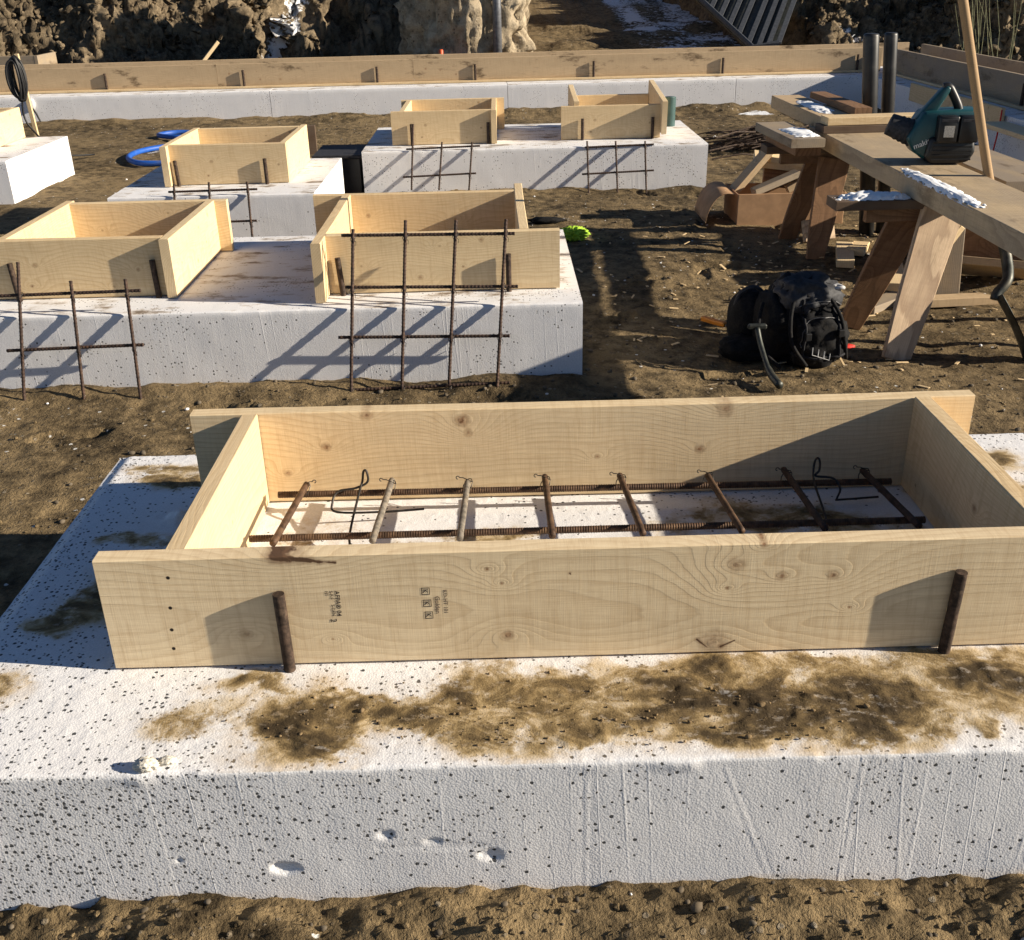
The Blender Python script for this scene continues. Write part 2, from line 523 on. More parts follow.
def soil(name, wet=(.040, .029, .016), dry=(.25, .182, .098), snow=True, bs=1.0, sc=1.0, crumbs=True):
    s = NT(name)
    co = s.obj()
    a = s.noise(s.scale(co, 1.7 * sc), 1.0, 6, .65)
    b = s.noise(s.scale(co, 13.0 * sc), 1.0, 6, .7)
    c3 = s.noise(s.scale(co, 90.0 * sc), 1.0, 4, .7)
    mixv = s.ma('ADD', s.ma('MULTIPLY', a, .62), s.ma('MULTIPLY', s.ma('SUBTRACT', b, .5), .95))
    mixv = s.ma('ADD', mixv, .21)
    c = s.ramp(mixv, [(.34, wet), (.48, tuple((w + d) * .5 for w, d in zip(wet, dry))), (.60, dry)])
    c = s.mix(s.step(.42, .66, c3), c, s.mix(.25, c, tuple(w * .55 for w in wet)))
    damp = s.attr('damp')
    c = s.mix(s.ma('MULTIPLY', damp, .75), c, tuple(w * .75 for w in wet))
    # small stones and pale crumbs
    v = s.n('TexVoronoi', feature='F1')
    s.put(v.inputs['Vector'], co)
    v.inputs['Scale'].default_value = 55.0 * sc
    cc = s.sep(v.outputs['Color'])
    st = s.ma('MULTIPLY', s.ma('GREATER_THAN', cc[0], .86), s.step(.42, .3, v.outputs['Distance']))
    c = s.mix(s.ma('MULTIPLY', st, .8), c, s.ramp(cc[1], [(0, (.08, .065, .045)), (.6, (.17, .13, .085)), (1, (.28, .24, .18))]))
    v2 = s.n('TexVoronoi', feature='F1')
    s.put(v2.inputs['Vector'], co)
    v2.inputs['Scale'].default_value = 38.0 * sc
    c2 = s.sep(v2.outputs['Color'])
    cr = s.ma('MULTIPLY', s.ma('GREATER_THAN', c2[0], .972), s.step(.3, .2, v2.outputs['Distance']))
    c = s.mix(cr, c, (.66, .65, .62)) if crumbs else c
    h = s.ma('ADD', s.ma('MULTIPLY', b, 1.6), s.ma('ADD', s.ma('MULTIPLY', c3, .8), s.ma('MULTIPLY', st, .35)))
    rough = .95
    if snow:
        sn = s.attr('snow')
        f2 = s.ma('ADD', sn, s.ma('MULTIPLY', s.ma('SUBTRACT', b, .5), 1.1))
        m = s.ma('MULTIPLY', s.step(.45, .6, f2), s.step(.01, .1, sn))
        c = s.mix(m, c, (.82, .84, .88))
    return s.done(c, rough, h, bs, .012, .15)


M_SOIL = soil('soil')
M_BANK = soil('bank_soil', wet=(.06, .046, .031), dry=(.26, .20, .128), sc=1.0, crumbs=False)


def plain(name, col, rough=.6, metal=0.0, spec=.4, nsc=40.0, var=.25, bs=.15, bd=.003, dust=None):
    s = NT(name)
    co = s.obj()
    n = s.noise(s.scale(co, nsc), 1.0, 4, .6)
    c = s.mix(s.ma('MULTIPLY', s.step(.3, .7, n), 1.0), tuple(v * (1 - var) for v in col), tuple(min(1, v * (1 + var)) for v in col))
    if dust:
        d = s.step(.5, .7, s.noise(s.scale(co, nsc * .25), 1.0, 5, .7))
        c = s.mix(s.ma('MULTIPLY', d, .6), c, dust)
    return s.done(c, rough, n, bs, bd, spec, metal)


M_RUST = plain('rusty_steel', (.05, .032, .023), .75, .2, .35, 70, .6, .6, .002, dust=(.15, .105, .07))
M_REBAR = plain('rebar_steel', (.085, .048, .028), .65, .3, .4, 60, .45, .3, .001, dust=(.19, .115, .06))
M_REBAR_D = plain('rebar_dark', (.055, .034, .026), .7, .3, .35, 60, .4, .3, .001, dust=(.11, .06, .035))
M_GREYBAR = plain('weathered_bar', (.19, .165, .135), .7, .1, .3, 80, .4, .3, .001, dust=(.30, .24, .17))
M_WIRE = plain('tie_wire', (.05, .045, .042), .5, .7, .4, 80, .3)
M_BLACKP = plain('black_plastic', (.008, .0085, .010), .42, 0, .45, 30, .3, .05)
M_PIPE = plain('black_pipe', (.016, .016, .017), .45, 0, .45, 12, .3, .05, dust=(.10, .09, .08))
M_TEAL = plain('teal_plastic', (.007, .058, .068), .38, 0, .5, 20, .12, .03)
M_BLUE = plain('blue_hose', (.015, .10, .46), .5, 0, .4, 15, .15, .03, dust=(.10, .13, .22))
M_CABLE = plain('black_cable', (.012, .012, .013), .5, 0, .4, 20, .2, .05)
M_CARD = plain('cardboard', (.46, .285, .165), .9, 0, .1, 14, .12, .1)
M_FABRIC = plain('black_fabric', (.009, .009, .010), .85, 0, .2, 120, .4, .5, .002, dust=(.028, .024, .019))
M_FABGREY = plain('charcoal_fabric', (.032, .033, .038), .65, 0, .3, 60, .35, .3, .002)
M_ZIP = plain('grey_zip', (.09, .09, .095), .5, .2, .4, 200, .4)
M_WEB = plain('webbing', (.02, .02, .023), .8, 0, .2, 150, .3)
M_STITCH = plain('pale_stitching', (.5, .5, .5), .7, 0, .2, 60, .1)
M_HIVIS = plain('lime_cloth', (.34, .54, .05), .7, 0, .2, 50, .2, .3)
M_ORANGE = plain('orange_plastic', (.62, .22, .02), .5, 0, .4, 30, .1)
M_RED = plain('red_string', (.6, .03, .02), .6, 0, .3, 30, .1)
M_ORED = plain('orange_red_plastic', (.62, .10, .03), .5, 0, .4, 30, .1)
M_GALV = plain('galvanised_steel', (.15, .155, .17), .5, .5, .5, 25, .25, .1)
M_GALV_SHADE = plain('shade_tinted_galvanised_steel', (.065, .07, .08), .55, .3, .4, 25, .25, .1)  # galvanised steel with a darkened colour, painting in the shade on the bar panel
M_GREENPVC = plain('green_pvc', (.05, .10, .095), .45, 0, .4, 15, .15)
M_HANDLE = wood('ash_handle', (.42, .28, .15), (.26, .16, .08), seed=15, ringf=120, saw=.2, knots=[])
M_STEELDARK = plain('worn_dark_steel', (.05, .055, .05), .5, .6, .5, 30, .4, .15, dust=(.12, .10, .07))
M_STONE = plain('stones', (.11, .09, .065), .85, 0, .2, 25, .5, .4, dust=(.12, .085, .05))
M_INK = plain('stamp_ink', (.06, .05, .045), .9, 0, .1, 200, .5)
M_INKF = plain('stamp_ink_faded', (.16, .12, .09), .9, 0, .1, 200, .5)
M_WHITEINK = plain('white_print', (.6, .62, .62), .6, 0, .3, 100, .1)
M_PAPER = plain('label_paper', (.42, .40, .36), .7, 0, .2, 260, .35)
M_CLAY = soil('clay_boulder', wet=(.19, .15, .10), dry=(.46, .38, .27), snow=False, sc=.6, crumbs=False)
M_STRAW = plain('dry_straw', (.17, .17, .10), .85, 0, .15, 30, .3)


def snow_mat():
    s = NT('snow')
    co = s.obj()
    a = s.noise(s.scale(co, 40.0), 1.0, 4, .6)
    return s.done((.86, .88, .91), .7, a, .4, .004, .3)


M_SNOW = snow_mat()

# ------------------------------------------------------------------ world, sun, camera
w = bpy.data.worlds.new('World')
SC.world = w
w.use_nodes = True
nt = w.node_tree
bg = nt.nodes['Background']
sky = nt.nodes.new('ShaderNodeTexSky')
sky.sky_type = 'NISHITA'
sky.sun_disc = False
TOSUN = Vector((1.0, -.158, .385)).normalized()
sky.sun_elevation = math.asin(TOSUN.z)
sky.sun_rotation = math.atan2(TOSUN.x, TOSUN.y)
sky.altitude = 3500
sky.air_density = .9
sky.dust_density = .1
sky.ozone_density = 2.0
nt.links.new(sky.outputs[0], bg.inputs[0])
bg.inputs[1].default_value = .05
sl = bpy.data.lights.new('sun', 'SUN')
sl.energy = 5.0
sl.angle = R(.5)
sl.color = (1.0, .885, .715)
so = bpy.data.objects.new('sun', sl)
so.rotation_euler = TOSUN.to_track_quat('Z', 'Y').to_euler()
so.location = (20, -5, 10)
link(so)

cam = bpy.data.cameras.new('camera')
co_ = bpy.data.objects.new('camera', cam)
link(co_)
SC.camera = co_
pit, yaw, roll, F = .4494, .0079, -.0230, 1046.6
fw = Vector((math.sin(yaw) * math.cos(pit), math.cos(yaw) * math.cos(pit), -math.sin(pit)))
rt = fw.cross(Vector((0, 0, 1))).normalized()
up = rt.cross(fw)
c_, s_ = math.cos(roll), math.sin(roll)
r2 = rt * c_ + up * s_
u2 = -rt * s_ + up * c_
M = Matrix((r2, u2, -fw)).transposed().to_4x4()
M.translation = Vector((.7284, -1.5983, 1.1623))
co_.matrix_world = M
cam.sensor_fit = 'HORIZONTAL'
cam.sensor_width = 36
cam.lens = 36 * F / 1024
cam.clip_start = .05
cam.clip_end = 500
SC.view_settings.view_transform = 'Standard'
SC.view_settings.look = 'None'
SC.view_settings.gamma = 1
SC.view_settings.exposure = .88
SC.cycles.use_denoising = True
SC.cycles.max_bounces = 8

# ------------------------------------------------------------------ ground
def gxs(a, b, fine0, fine1, fs, cs):
    return np.concatenate([np.arange(a, fine0, cs), np.arange(fine0, fine1, fs), np.arange(fine1, b + cs, cs)])


_fr = random.Random(21)
PRINTS = []
for _k in range(12):
    _x, _y, _a = _fr.uniform(-1.6, 3.4), _fr.uniform(1.2, 9.0), _fr.uniform(0, 6.28)
    for _j in range(6):
        _sd = .10 * (1 if _j % 2 else -1)
        PRINTS.append((_x - math.sin(_a) * _sd, _y + math.cos(_a) * _sd, _a + _fr.uniform(-.2, .2)))
        _x += math.cos(_a) * .5
        _y += math.sin(_a) * .5
        _a += _fr.uniform(-.25, .25)


def prints(x, y):
    out = np.zeros_like(x)
    for (px, py, a) in PRINTS:
        sel = (np.abs(x - px) < .24) & (np.abs(y - py) < .24)
        if not sel.any():
            continue
        dx, dy = x[sel] - px, y[sel] - py
        u = dx * math.cos(a) + dy * math.sin(a)
        v = -dx * math.sin(a) + dy * math.cos(a)
        q1 = ((u - .05) / .095) ** 2 + (v / .05) ** 2
        q2 = ((u + .085) / .045) ** 2 + (v / .04) ** 2
        q = np.minimum(q1, q2)
        out[sel] += -.016 * sstep(1.15, .75, q) * (.8 + .2 * np.sin(u * 190)) + .006 * np.exp(-((q - 1.5) / .35) ** 2)
    return out


def ground_h(x, y):
    h = -.295 + .020 * fbm(x * .9, y * .9, oct=3, seed=1) + .009 * fbm(x * 4.5, y * 4.5, oct=3, seed=2)
    near = sstep(.35, -.25, y)
    clod = fbm(x * 9, y * 9, oct=6, seed=5, gain=.68, lac=2.2)
    h = h + (.010 + .014 * near) * clod + (.007 + .014 * near) * np.maximum(0, fbm(x * 22, y * 22, oct=5, seed=8, gain=.65) - .02)
    # loose soil heaped against the block feet
    for (x0, x1, yf) in ((-.4, 2.3, -.30), (-1.6, 1.1, 2.24), (-.3, 2.3, 6.0)):
        h = h + (.022 if yf > 0 else .012 + .012 * sstep(0, .6, x) - .022 * sstep(.25, -.3, x)) * np.exp(-((y - (yf - .05)) / .09) ** 2) * sstep(x0, x0 + .2, x) * sstep(x1, x1 - .2, x) * (1 + .9 * fbm(x * 5, y * 5, oct=2, seed=9))
    h = h - .05 * np.exp(-(((x - 2.5) / 1.0) ** 2 + ((y - 2.9) / .8) ** 2))
    h = h + .05 * np.exp(-((y - 10.15) / .22) ** 2) * (1 + fbm(x * 3, y * 3, oct=3, seed=14))
    h = h + prints(x, y)
    far = sstep(13, 30, y)
    h = h + far * (1.0 + .25 * fbm(x * .5, y * .5, oct=3, seed=3)) - .25 * sstep(12, 13.5, y) * 0
    h = h + sstep(12.2, 16, y) * (.10 + .10 * fbm(x * 1.3, y * 1.3, oct=4, seed=4))
    return h


gx = gxs(-14, 16, -1.7, 3.3, .013, .075)
gy = np.concatenate([np.arange(-3.0, -.62, .08), np.arange(-.62, -.24, .0055), np.arange(-.24, 3.6, .016), np.arange(3.6, 12.5, .04), np.arange(12.5, 20, .12), np.linspace(20, 110, 60)])
GX, GY = np.meshgrid(gx, gy)
GZ = ground_h(GX, GY)
damp = sstep(.1, .6, fbm(GX * .8, GY * .8, oct=4, seed=21)) * .7


def blob(X, Y, cx, cy, rx, ry, p=1.0):
    return np.exp(-(((X - cx) / rx) ** 2 + ((Y - cy) / ry) ** 2) * p)


snow = .9 * blob(GX, GY, 3.45, 9.8, .22, .12) + .55 * blob(GX, GY, 1.15, 5.05, .2, .08) + .5 * blob(GX, GY, -1.2, 2.0, .25, .1) + .55 * blob(GX, GY, -2.35, 8.2, .15, .4)
snow = snow + .75 * sstep(2.6, 3.4, GX) * sstep(5.6, 4.4, GX) * sstep(12.2, 13, GY) * sstep(40, 20, GY) * (.7 + .5 * fbm(GX * 2, GY * 2, oct=3, seed=33))
snow = snow + .45 * blob(GX, GY, 2.75, 4.05, .25, .2)
g = grid_obj('ground', GX, GY, GZ, M_SOIL, {'damp': damp, 'snow': np.clip(snow, 0, 1)})
tag(g, kind='structure')


def gz(x, y):
    return float(ground_h(np.array([float(x)]), np.array([float(y)]))[0])


# ------------------------------------------------------------------ embankment behind the site
bx = np.concatenate([np.arange(-12, -6.5, .09), np.arange(-6.5, 8.5, .027), np.arange(9, 17, .1)])
by = np.concatenate([np.arange(11.85, 14.4, .022), np.arange(14.4, 15.0, .05), np.arange(15.0, 24, .1)])
BX, BY = np.meshgrid(bx, by)


def edge(x):
    e = 12.15 + .36 * np.clip(x + 5.5, 0, 3.9) * sstep(.5, -.5, x) + .2 * sstep(.5, 2, x) + .3 * fbm(x * .8, x * 0, oct=2, seed=41)
    e = e + .5 * sstep(-1.75, -1.35, x) * sstep(.35, .0, x)
    e = e + 12 * sstep(.95, 1.5, x) * sstep(5.2, 4.2, x)
    return e


E_ = edge(BX)
hh = 1.75 + .5 * fbm(BX * .5, BY * .5, oct=2, seed=43) - .75 * sstep(3.5, 5, BX) + .95 * sstep(6.2, 8.5, BX)  # rise at the right end is added out of view to shade the bank
d_ = (BY - E_) + .45 * fbm(BX * 1.1, BY * 1.1, oct=3, seed=44)
prof = sstep(-.15, 1.5, d_) * .55 + sstep(.0, 3.0, d_) * .45
rug = fbm(BX * 1.7, BY * 1.7, oct=5, seed=45, ridge=True)
BZ = ground_h(BX, BY) - .12 + prof * hh + sstep(-.2, .6, d_) * (.30 * rug + .10 * fbm(BX * 7, BY * 7, oct=3, seed=46))
bsn = .85 * np.exp(-((BX + 2.62 - .28 * (BY - 12.4) + .12 * fbm(BX * 2, BY * 2, oct=2, seed=52)) / .15) ** 2) * sstep(12.0, 12.5, BY) + .8 * blob(BX, BY, 5.5, 13.6, .35, .35) + .5 * blob(BX, BY, -1.0, 13.6, .7, .25)
gyy, gxx = np.gradient(BZ, by, bx)
nl = np.sqrt(gxx ** 2 + gyy ** 2 + 1)
dsp = .20 * fbm(BX * 1.6, BY * 1.6, BZ * 1.6, oct=3, seed=47) + .34 * fbm(BX * 3.1, BY * 3.1, BZ * 3.1, oct=6, seed=48, gain=.66, lac=2.2) - .10 * np.abs(fbm(BX * 6, BY * 6, BZ * 6, oct=3, seed=51)) + .11 * fbm(BX * 13, BY * 13, BZ * 13, oct=4, seed=50, gain=.75)
dsp = dsp * sstep(-.15, .5, d_)
_gul = np.exp(-((BX + 2.62 - .28 * (BY - 12.4)) / .22) ** 2)
dsp = dsp * (1 - .8 * _gul) - .30 * _gul * sstep(-.15, .5, d_)
BXd = BX - gxx / nl * dsp
BYd = BY - gyy / nl * dsp
BZ = BZ + dsp / nl
emb = grid_obj('embankment', BXd, BYd, BZ, M_BANK, {'damp': sstep(-.2, .5, fbm(BX, BY, oct=3, seed=49)) * .6, 'snow': np.clip(bsn, 0, 1)})
tag(emb, kind='structure')

# ------------------------------------------------------------------ foam blocks
def foam_block(name, x0, x1, y0, y1, label, res, mat, z0=-.36, rz=0.0, loc=None, dirtfn=None, group='foam insulation blocks', seed=0, rough=.0015):
    """closed profile swept along x, local origin at the front-left top corner"""
    W, D, H = x1 - x0, y1 - y0, -z0
    cr = .006
    nx = max(3, int(W / res) + 1)
    fz = np.linspace(z0, -cr, max(3, int((H - cr) / res)))
    prof = [(0.0, zz) for zz in fz]
    prof += [(cr * .3, -cr * .3)]
    prof += [(yy, 0.0) for yy in np.linspace(cr, D - cr, max(3, int(D / res)))]
    prof += [(D - cr * .3, -cr * .3)]
    prof += [(D, zz) for zz in np.linspace(-cr, z0, 5)]
    prof = np.array(prof)
    xs = np.linspace(0, W, nx)
    X = np.tile(xs[None, :], (len(prof), 1))
    Y = np.tile(prof[:, 0:1], (1, nx))
    Z = np.tile(prof[:, 1:2], (1, nx))
    n = fbm((X + x0) * 9, (Y + y0) * 9, Z * 9, oct=3, seed=60 + seed)
    topm = (Z > -cr * .5)
    frm = (Y < cr * .5)
    attrs = {}
    Z2 = Z + np.where(topm, rough * n, 0)
    Y2 = Y + np.where(frm, rough * .7 * n, 0)
    # ragged arris along the top front edge
    eg = np.exp(-((Y / .012) ** 2 + (Z / .012) ** 2)) * np.maximum(0, fbm((X + x0) * 22, 0 * X, oct=3, seed=70 + seed) + .05) * .0025
    Z2 = Z2 - eg
    Y2 = Y2 + eg
    # rounded vertical corners
    if dirtfn:
        Z2, Y2, attrs = dirtfn(X + x0, Y + y0, Z, Z2, Y2, topm, frm)
    o = grid_obj(name, X, Y2, Z2, mat, attrs, caps=True, smooth=True)
    me = o.data
    try:
        me.set_sharp_from_angle(angle=R(50))
    except Exception:
        pass
    o.location = loc if loc is not None else (x0, y0, 0)
    o.rotation_euler = (0, 0, rz)
    return tag(o, label, 'foam block', group)


PATCH = [(.45, -.13, .18, .05, .5), (.75, -.14, .25, .08, .55), (1.3, -.14, .45, .10, .6), (.16, -.16, .10, .05, .35), (1.0, -.10, .4, .08, .5), (.385, -.165, .12, .085, 1.0), (.25, -.065, .09, .03, .6), (.61, -.16, .10, .06, .85), (.70, -.20, .07, .05, .8), (.68, -.10, .07, .05, .45),
         (.84, -.12, .14, .09, .62), (.90, -.20, .13, .06, .75), (1.10, -.12, .16, .10, 1.05), (1.22, -.19, .18, .07, .95), (1.12, -.22, .20, .05, .8),
         (1.36, -.13, .14, .09, .75), (1.40, -.22, .10, .05, .55), (1.50, -.05, .20, .04, .55), (1.59, -.125, .07, .06, .85), (1.30, -.04, .3, .03, .45),
         (1.0, -.03, .35, .025, .4), (1.55, -.24, .05, .03, .5), (1.75, -.14, .12, .08, .7),
         (-.25, -.05, .09, .06, .75), (-.11, .865, .14, .03, .6), (-.05, .80, .10, .035, .9), (-.08, .25, .08, .07, .65), (-.16, .18, .06, .04, .5), (-.16, .85, .06, .02, .5),
         (-.10, .50, .08, .03, .45), (.30, .50, .1, .1, .18), (.70, .47, .09, .04, .55), (1.30, .52, .22, .07, .45), (1.5, .45, .12, .06, .5), (.5, .42, .08, .03, .4),
         (1.9, .8, .12, .06, .6), (1.85, .55, .12, .15, .5), (1.95, .3, .1, .15, .5)]


def near_dirt(X, Y, Z, Z2, Y2, topm, frm):
    wx = X + .10 * fbm(X * 7, Y * 7, oct=6, seed=81, gain=.6)
    wy = Y + .075 * fbm(X * 7, Y * 7, oct=6, seed=85, gain=.6)
    d = np.zeros_like(X)
    for (cx, cy, rx, ry, a) in PATCH:
        d = np.maximum(d, a * np.clip(1.35 - .8 * ((wx - cx) / rx) ** 2 - .8 * ((wy - cy) / ry) ** 2, 0, 1))
    d = d * (.88 + .65 * fbm(X * 11, Y * 11, oct=5, seed=88, gain=.6))
    d = np.clip(d * 1.22, 0, 1.15) * topm
    d = d * sstep(-.284, -.262, Y)
    clod = np.maximum(0, fbm(X * 32, Y * 32, oct=3, seed=90))
    fluff = np.maximum(0, fbm(X * 70, Y * 70, oct=2, seed=91))
    Z2 = Z2 + topm * (d * .0016 * (.4 + clod * 1.4) + sstep(.55, 1.0, d) * clod * .004 + .0010 * fluff)
    # loose clods near the form's left end
    lump = blob(X, Y, -.02, .46, .06, .05) + blob(X, Y, -.03, .60, .05, .03)
    Z2 = Z2 + topm * lump * .022 * np.maximum(0, fbm(X * 30, Y * 30, oct=3, seed=92) + .35)
    # far left corner and left arris rounded
    ml = sstep(.035, 0, X + .303)
    Z2 = Z2 - topm * ml * .010
    # gouges in the front face: sharp-edged shallow scoops
    gsum = np.zeros_like(X)
    for (cx, cz, rx, rz_, dep) in ((.337, -.215, .024, .013, .009), (.69, -.198, .020, .016, .007), (.512, -.146, .014, .011, .005), (.59, -.164, .016, .009, .004), (.60, -.175, .10, .010, .0015), (.16, -.19, .01, .006, .005)):
        wob = .8 * fbm(X * 38, Z * 38, oct=4, seed=93, gain=.6)
        q = ((X - cx) / rx) ** 2 + ((Z - cz) / rz_) ** 2 + wob
        gsum = np.maximum(gsum, .62 * dep * sstep(1.25, .35, q))
    # scratches
    for (xa, za, xb, zb) in ((1.075, -.02, 1.165, -.265), (1.617, -.01, 1.585, -.30), (.85, -.01, .85, -.29), (1.30, -.01, 1.29, -.29), (1.70, -.01, 1.66, -.29)):
        ux, uz = xb - xa, zb - za
        L = math.hypot(ux, uz)
        tt = np.clip(((X - xa) * ux + (Z - za) * uz) / (L * L), 0, 1)
        dist = np.hypot(X - xa - tt * ux, Z - za - tt * uz)
        gsum = gsum - .0006 * np.exp(-(dist / .003) ** 2) * (.6 + .8 * fbm(X * 40, Z * 40, oct=2, seed=95)) + .0004 * np.exp(-((dist - .006) / .003) ** 2)
    Y2 = Y2 + frm * gsum
    # torn lip along the top front edge
    lip = np.exp(-((Z + .012) / .012) ** 2) * frm * np.maximum(0, fbm(X * 18, 0 * X, oct=3, seed=96)) * .005 * (blob(X, 0 * X, .98, 0, .13, 1) + blob(X, 0 * X, .14, 0, .06, 1) + .05)
    Y2 = Y2 - lip
    st = np.zeros_like(X)
    for (cx, cy, rx, ry, a) in PATCH:
        st = np.maximum(st, min(1, a * 1.2) * np.exp(-((wx - cx) / (rx * 1.35)) ** 2 - ((wy - cy) / (ry * 1.35)) ** 2))
    return Z2, Y2, {'dirt': d, 'stain': st * topm}


foam_block('foam_block', -.303, 2.137, -.281, .962, 'large near white foam block with black specks and muddy top under the long form', .0042, M_FOAM_NEAR, dirtfn=near_dirt)
foam_block('foam_block', -1.397, 1.043, 2.259, 3.497, 'white foam block carrying two square forms in the second row', .012, M_FOAM, seed=2)
foam_block('foam_block', -1.52, -.33, 4.555, 5.80, 'short white foam block carrying a single form behind the left square form', .014, M_FOAM, seed=3)
foam_block('foam_block', -.218, 2.225, 6.02, 7.26, 'long white foam block carrying two small forms in the third row', .014, M_FOAM, seed=4)
foam_block('foam_block', -5.15, -2.71, 6.005, 7.20, 'white foam block with brightly lit right side at the left edge', .02, M_FOAM, seed=5)
FA = .023
FO = Vector((-3.5, 10.29, 0))


def far(lx, ly, z=0.0):
    return (FO.x + lx * math.cos(FA) - ly * math.sin(FA), FO.y + lx * math.sin(FA) + ly * math.cos(FA), z)


for k, (a, b, lab) in enumerate(((-3.2, -.72, 'white foam footing block at far left with hanging black cable in front'),
                                 (-.72, 1.81, 'white foam footing block behind the left small form and blue hose'),
                                 (1.815, 4.37, 'white foam footing block directly behind the two small forms'),
                                 (4.375, 6.86, 'white foam footing block behind the brush heap and dirt'),
                                 (6.865, 9.7, 'white foam footing block at the shaded far right corner'))):
    foam_block('foam_block', a, b, 0, 1.24, lab, .03, M_FOAM, seed=10 + k, loc=far(a, 0), rz=FA, group='far footing foam blocks')
foam_block('foam_block', 4.80, 6.02, 7.86, 10.46, 'shaded foam wing block running forward from the far corner', .03, M_FOAM, seed=20, group='right wing foam blocks')
foam_block('foam_block', 4.80, 6.02, 5.36, 7.855, 'foam wing block nearest at the right edge behind the lumber', .03, M_FOAM, seed=21, group='right wing foam blocks')

# ------------------------------------------------------------------ boards
def board(name, L, H, T, mat, parent=None, loc=(0, 0, 0), rz=0.0, rot=None, bev=.0025, warp=.0012, seg=None, jit=.0003):
    if mat is W_FRONT:
        warp, jit = 0.0, 0.0
    """long axis local x, thickness +y, height +z"""
    bm = bmesh.new()
    n = max(1, int(L / .12)) if seg is None else seg
    xs = [L * i / n for i in range(n + 1)]
    rings = []
    prof = [(bev, 0), (T - bev, 0), (T, bev), (T, H - bev), (T - bev, H), (bev, H), (0, H - bev), (0, bev)]
    ph = random.uniform(0, 9)
    for i, xx in enumerate(xs):
        wv = warp * math.sin(xx * 3 + ph) * 2
        wz = warp * math.sin(xx * 2.1 + ph * 2)
        ring = []
        for (yy, zz) in prof:
            ring.append(bm.verts.new((xx, yy + wv + random.uniform(-1, 1) * jit, zz + (wz if zz > H / 2 else 0) + random.uniform(-1, 1) * jit)))
        rings.append(ring)
    for i in range(n):
        A, B = rings[i], rings[i + 1]
        for k in range(8):
            bm.faces.new((A[k], B[k], B[(k + 1) % 8], A[(k + 1) % 8]))
    bm.faces.new(rings[0])
    bm.faces.new(list(reversed(rings[-1])))
    return from_bm(name, bm, mat, parent, loc, rot if rot is not None else (0, 0, rz))


Zb = .004


def form_box(label, base, boards, group='box forms of raw boards'):
    t = thing('formwork_box', label, 'formwork', (base[0], base[1], 0), 0, group)
    out = []
    for (nm, ax, a, b, c, H, mat) in boards:
        if ax == 'x':      # from x=a to b, front face at y=c
            o = board(nm, b - a, H, .038, mat, t, (a - base[0], c - base[1], Zb), 0)
        else:              # along y from a to b, left face at x=c
            o = board(nm, b - a, H, .038, mat, t, (c + .038 - base[0], a - base[1], Zb), PI / 2)
        if H < .2305:
            o.rotation_euler[1] = -R(5.2)
            o.location.z = .036
        out.append(o)
    return t, out


HB = .231
fA, bA = form_box('long near box form of pale boards with two grade stamps on its front', (.9, .35), [
    ('front_board', 'x', 0, 1.95, 0, HB, W_FRONT),
    ('back_board', 'x', 0, 1.833, .659, HB, W_BACK),
    ('side_board', 'y', .0385, .658, .1176, HB, W_END),
    ('side_board', 'y', .0385, .658, 1.687, HB, W_PALE2)])
form_box('square form at the left edge behind the three bar grid', (-.9, 2.85), [
    ('front_board', 'x', -1.34, -.589, 2.492, HB, W_PALE2),
    ('back_board', 'x', -1.205, -.496, 3.205, HB, W_PALE),
    ('side_board', 'y', 2.455, 3.204, -.588, HB, W_PALE),
    ('side_board', 'y', 2.531, 3.275, -1.2435, HB, W_PALE2)])
form_box('square form in the middle behind the tall four bar grid', (.43, 2.85), [
    ('front_board', 'x', .0585, .967, 2.456, HB, W_PALE),
    ('back_board', 'x', -.113, .808, 3.257, HB, W_PALE2),
    ('side_board', 'y', 2.33, 3.256, .02, HB, W_PALE2),
    ('side_board', 'y', 2.495, 3.43, .8085, HB, W_PALE)])
form_box('single form alone on the short block beside the blue hose', (-.9, 5.25), [
    ('front_board', 'x', -1.227, -.53, 4.90, HB, W_PALE2),
    ('back_board', 'x', -1.227, -.568, 5.61, HB, W_PALE),
    ('side_board', 'y', 4.845, 5.66, -1.2655, HB, W_PALE),
    ('side_board', 'y', 4.939, 5.70, -.568, HB, W_PALE)])
form_box('small low form at the left end of the third row block', (.35, 6.6), [
    ('front_board', 'x', -.02, .70, 6.27, HB, W_PALE2),
    ('back_board', 'x', .0, .80, 6.985, HB, W_PALE),
    ('side_board', 'y', 6.309, 6.984, .042, HB, W_PALE),
    ('side_board', 'y', 6.235, 6.984, .7005, HB, W_PALE2)])
form_box('small form with side boards raised at the back beside the green pipe', (1.6, 6.65), [
    ('front_board', 'x', 1.207, 1.928, 6.335, HB, W_PALE2),
    ('back_board', 'x', 1.345, 1.928, 7.0, HB, W_PALE2),
    ('side_board', 'y', 6.374, 6.99, 1.30, .230, W_PALE),
    ('side_board', 'y', 6.27, 7.06, 1.9285, .230, W_PALE)])
form_box('form cut off by the left edge with one bright side board', (-3.6, 6.8), [
    ('front_board', 'x', -3.80, -3.062, 6.37, HB, W_PALE),
    ('back_board', 'x', -3.80, -3.062, 7.09, HB, W_PALE),
    ('side_board', 'y', 6.35, 7.15, -3.061, HB, W_PALE),
    ('side_board', 'y', 6.409, 7.089, -3.84, HB, W_PALE)])

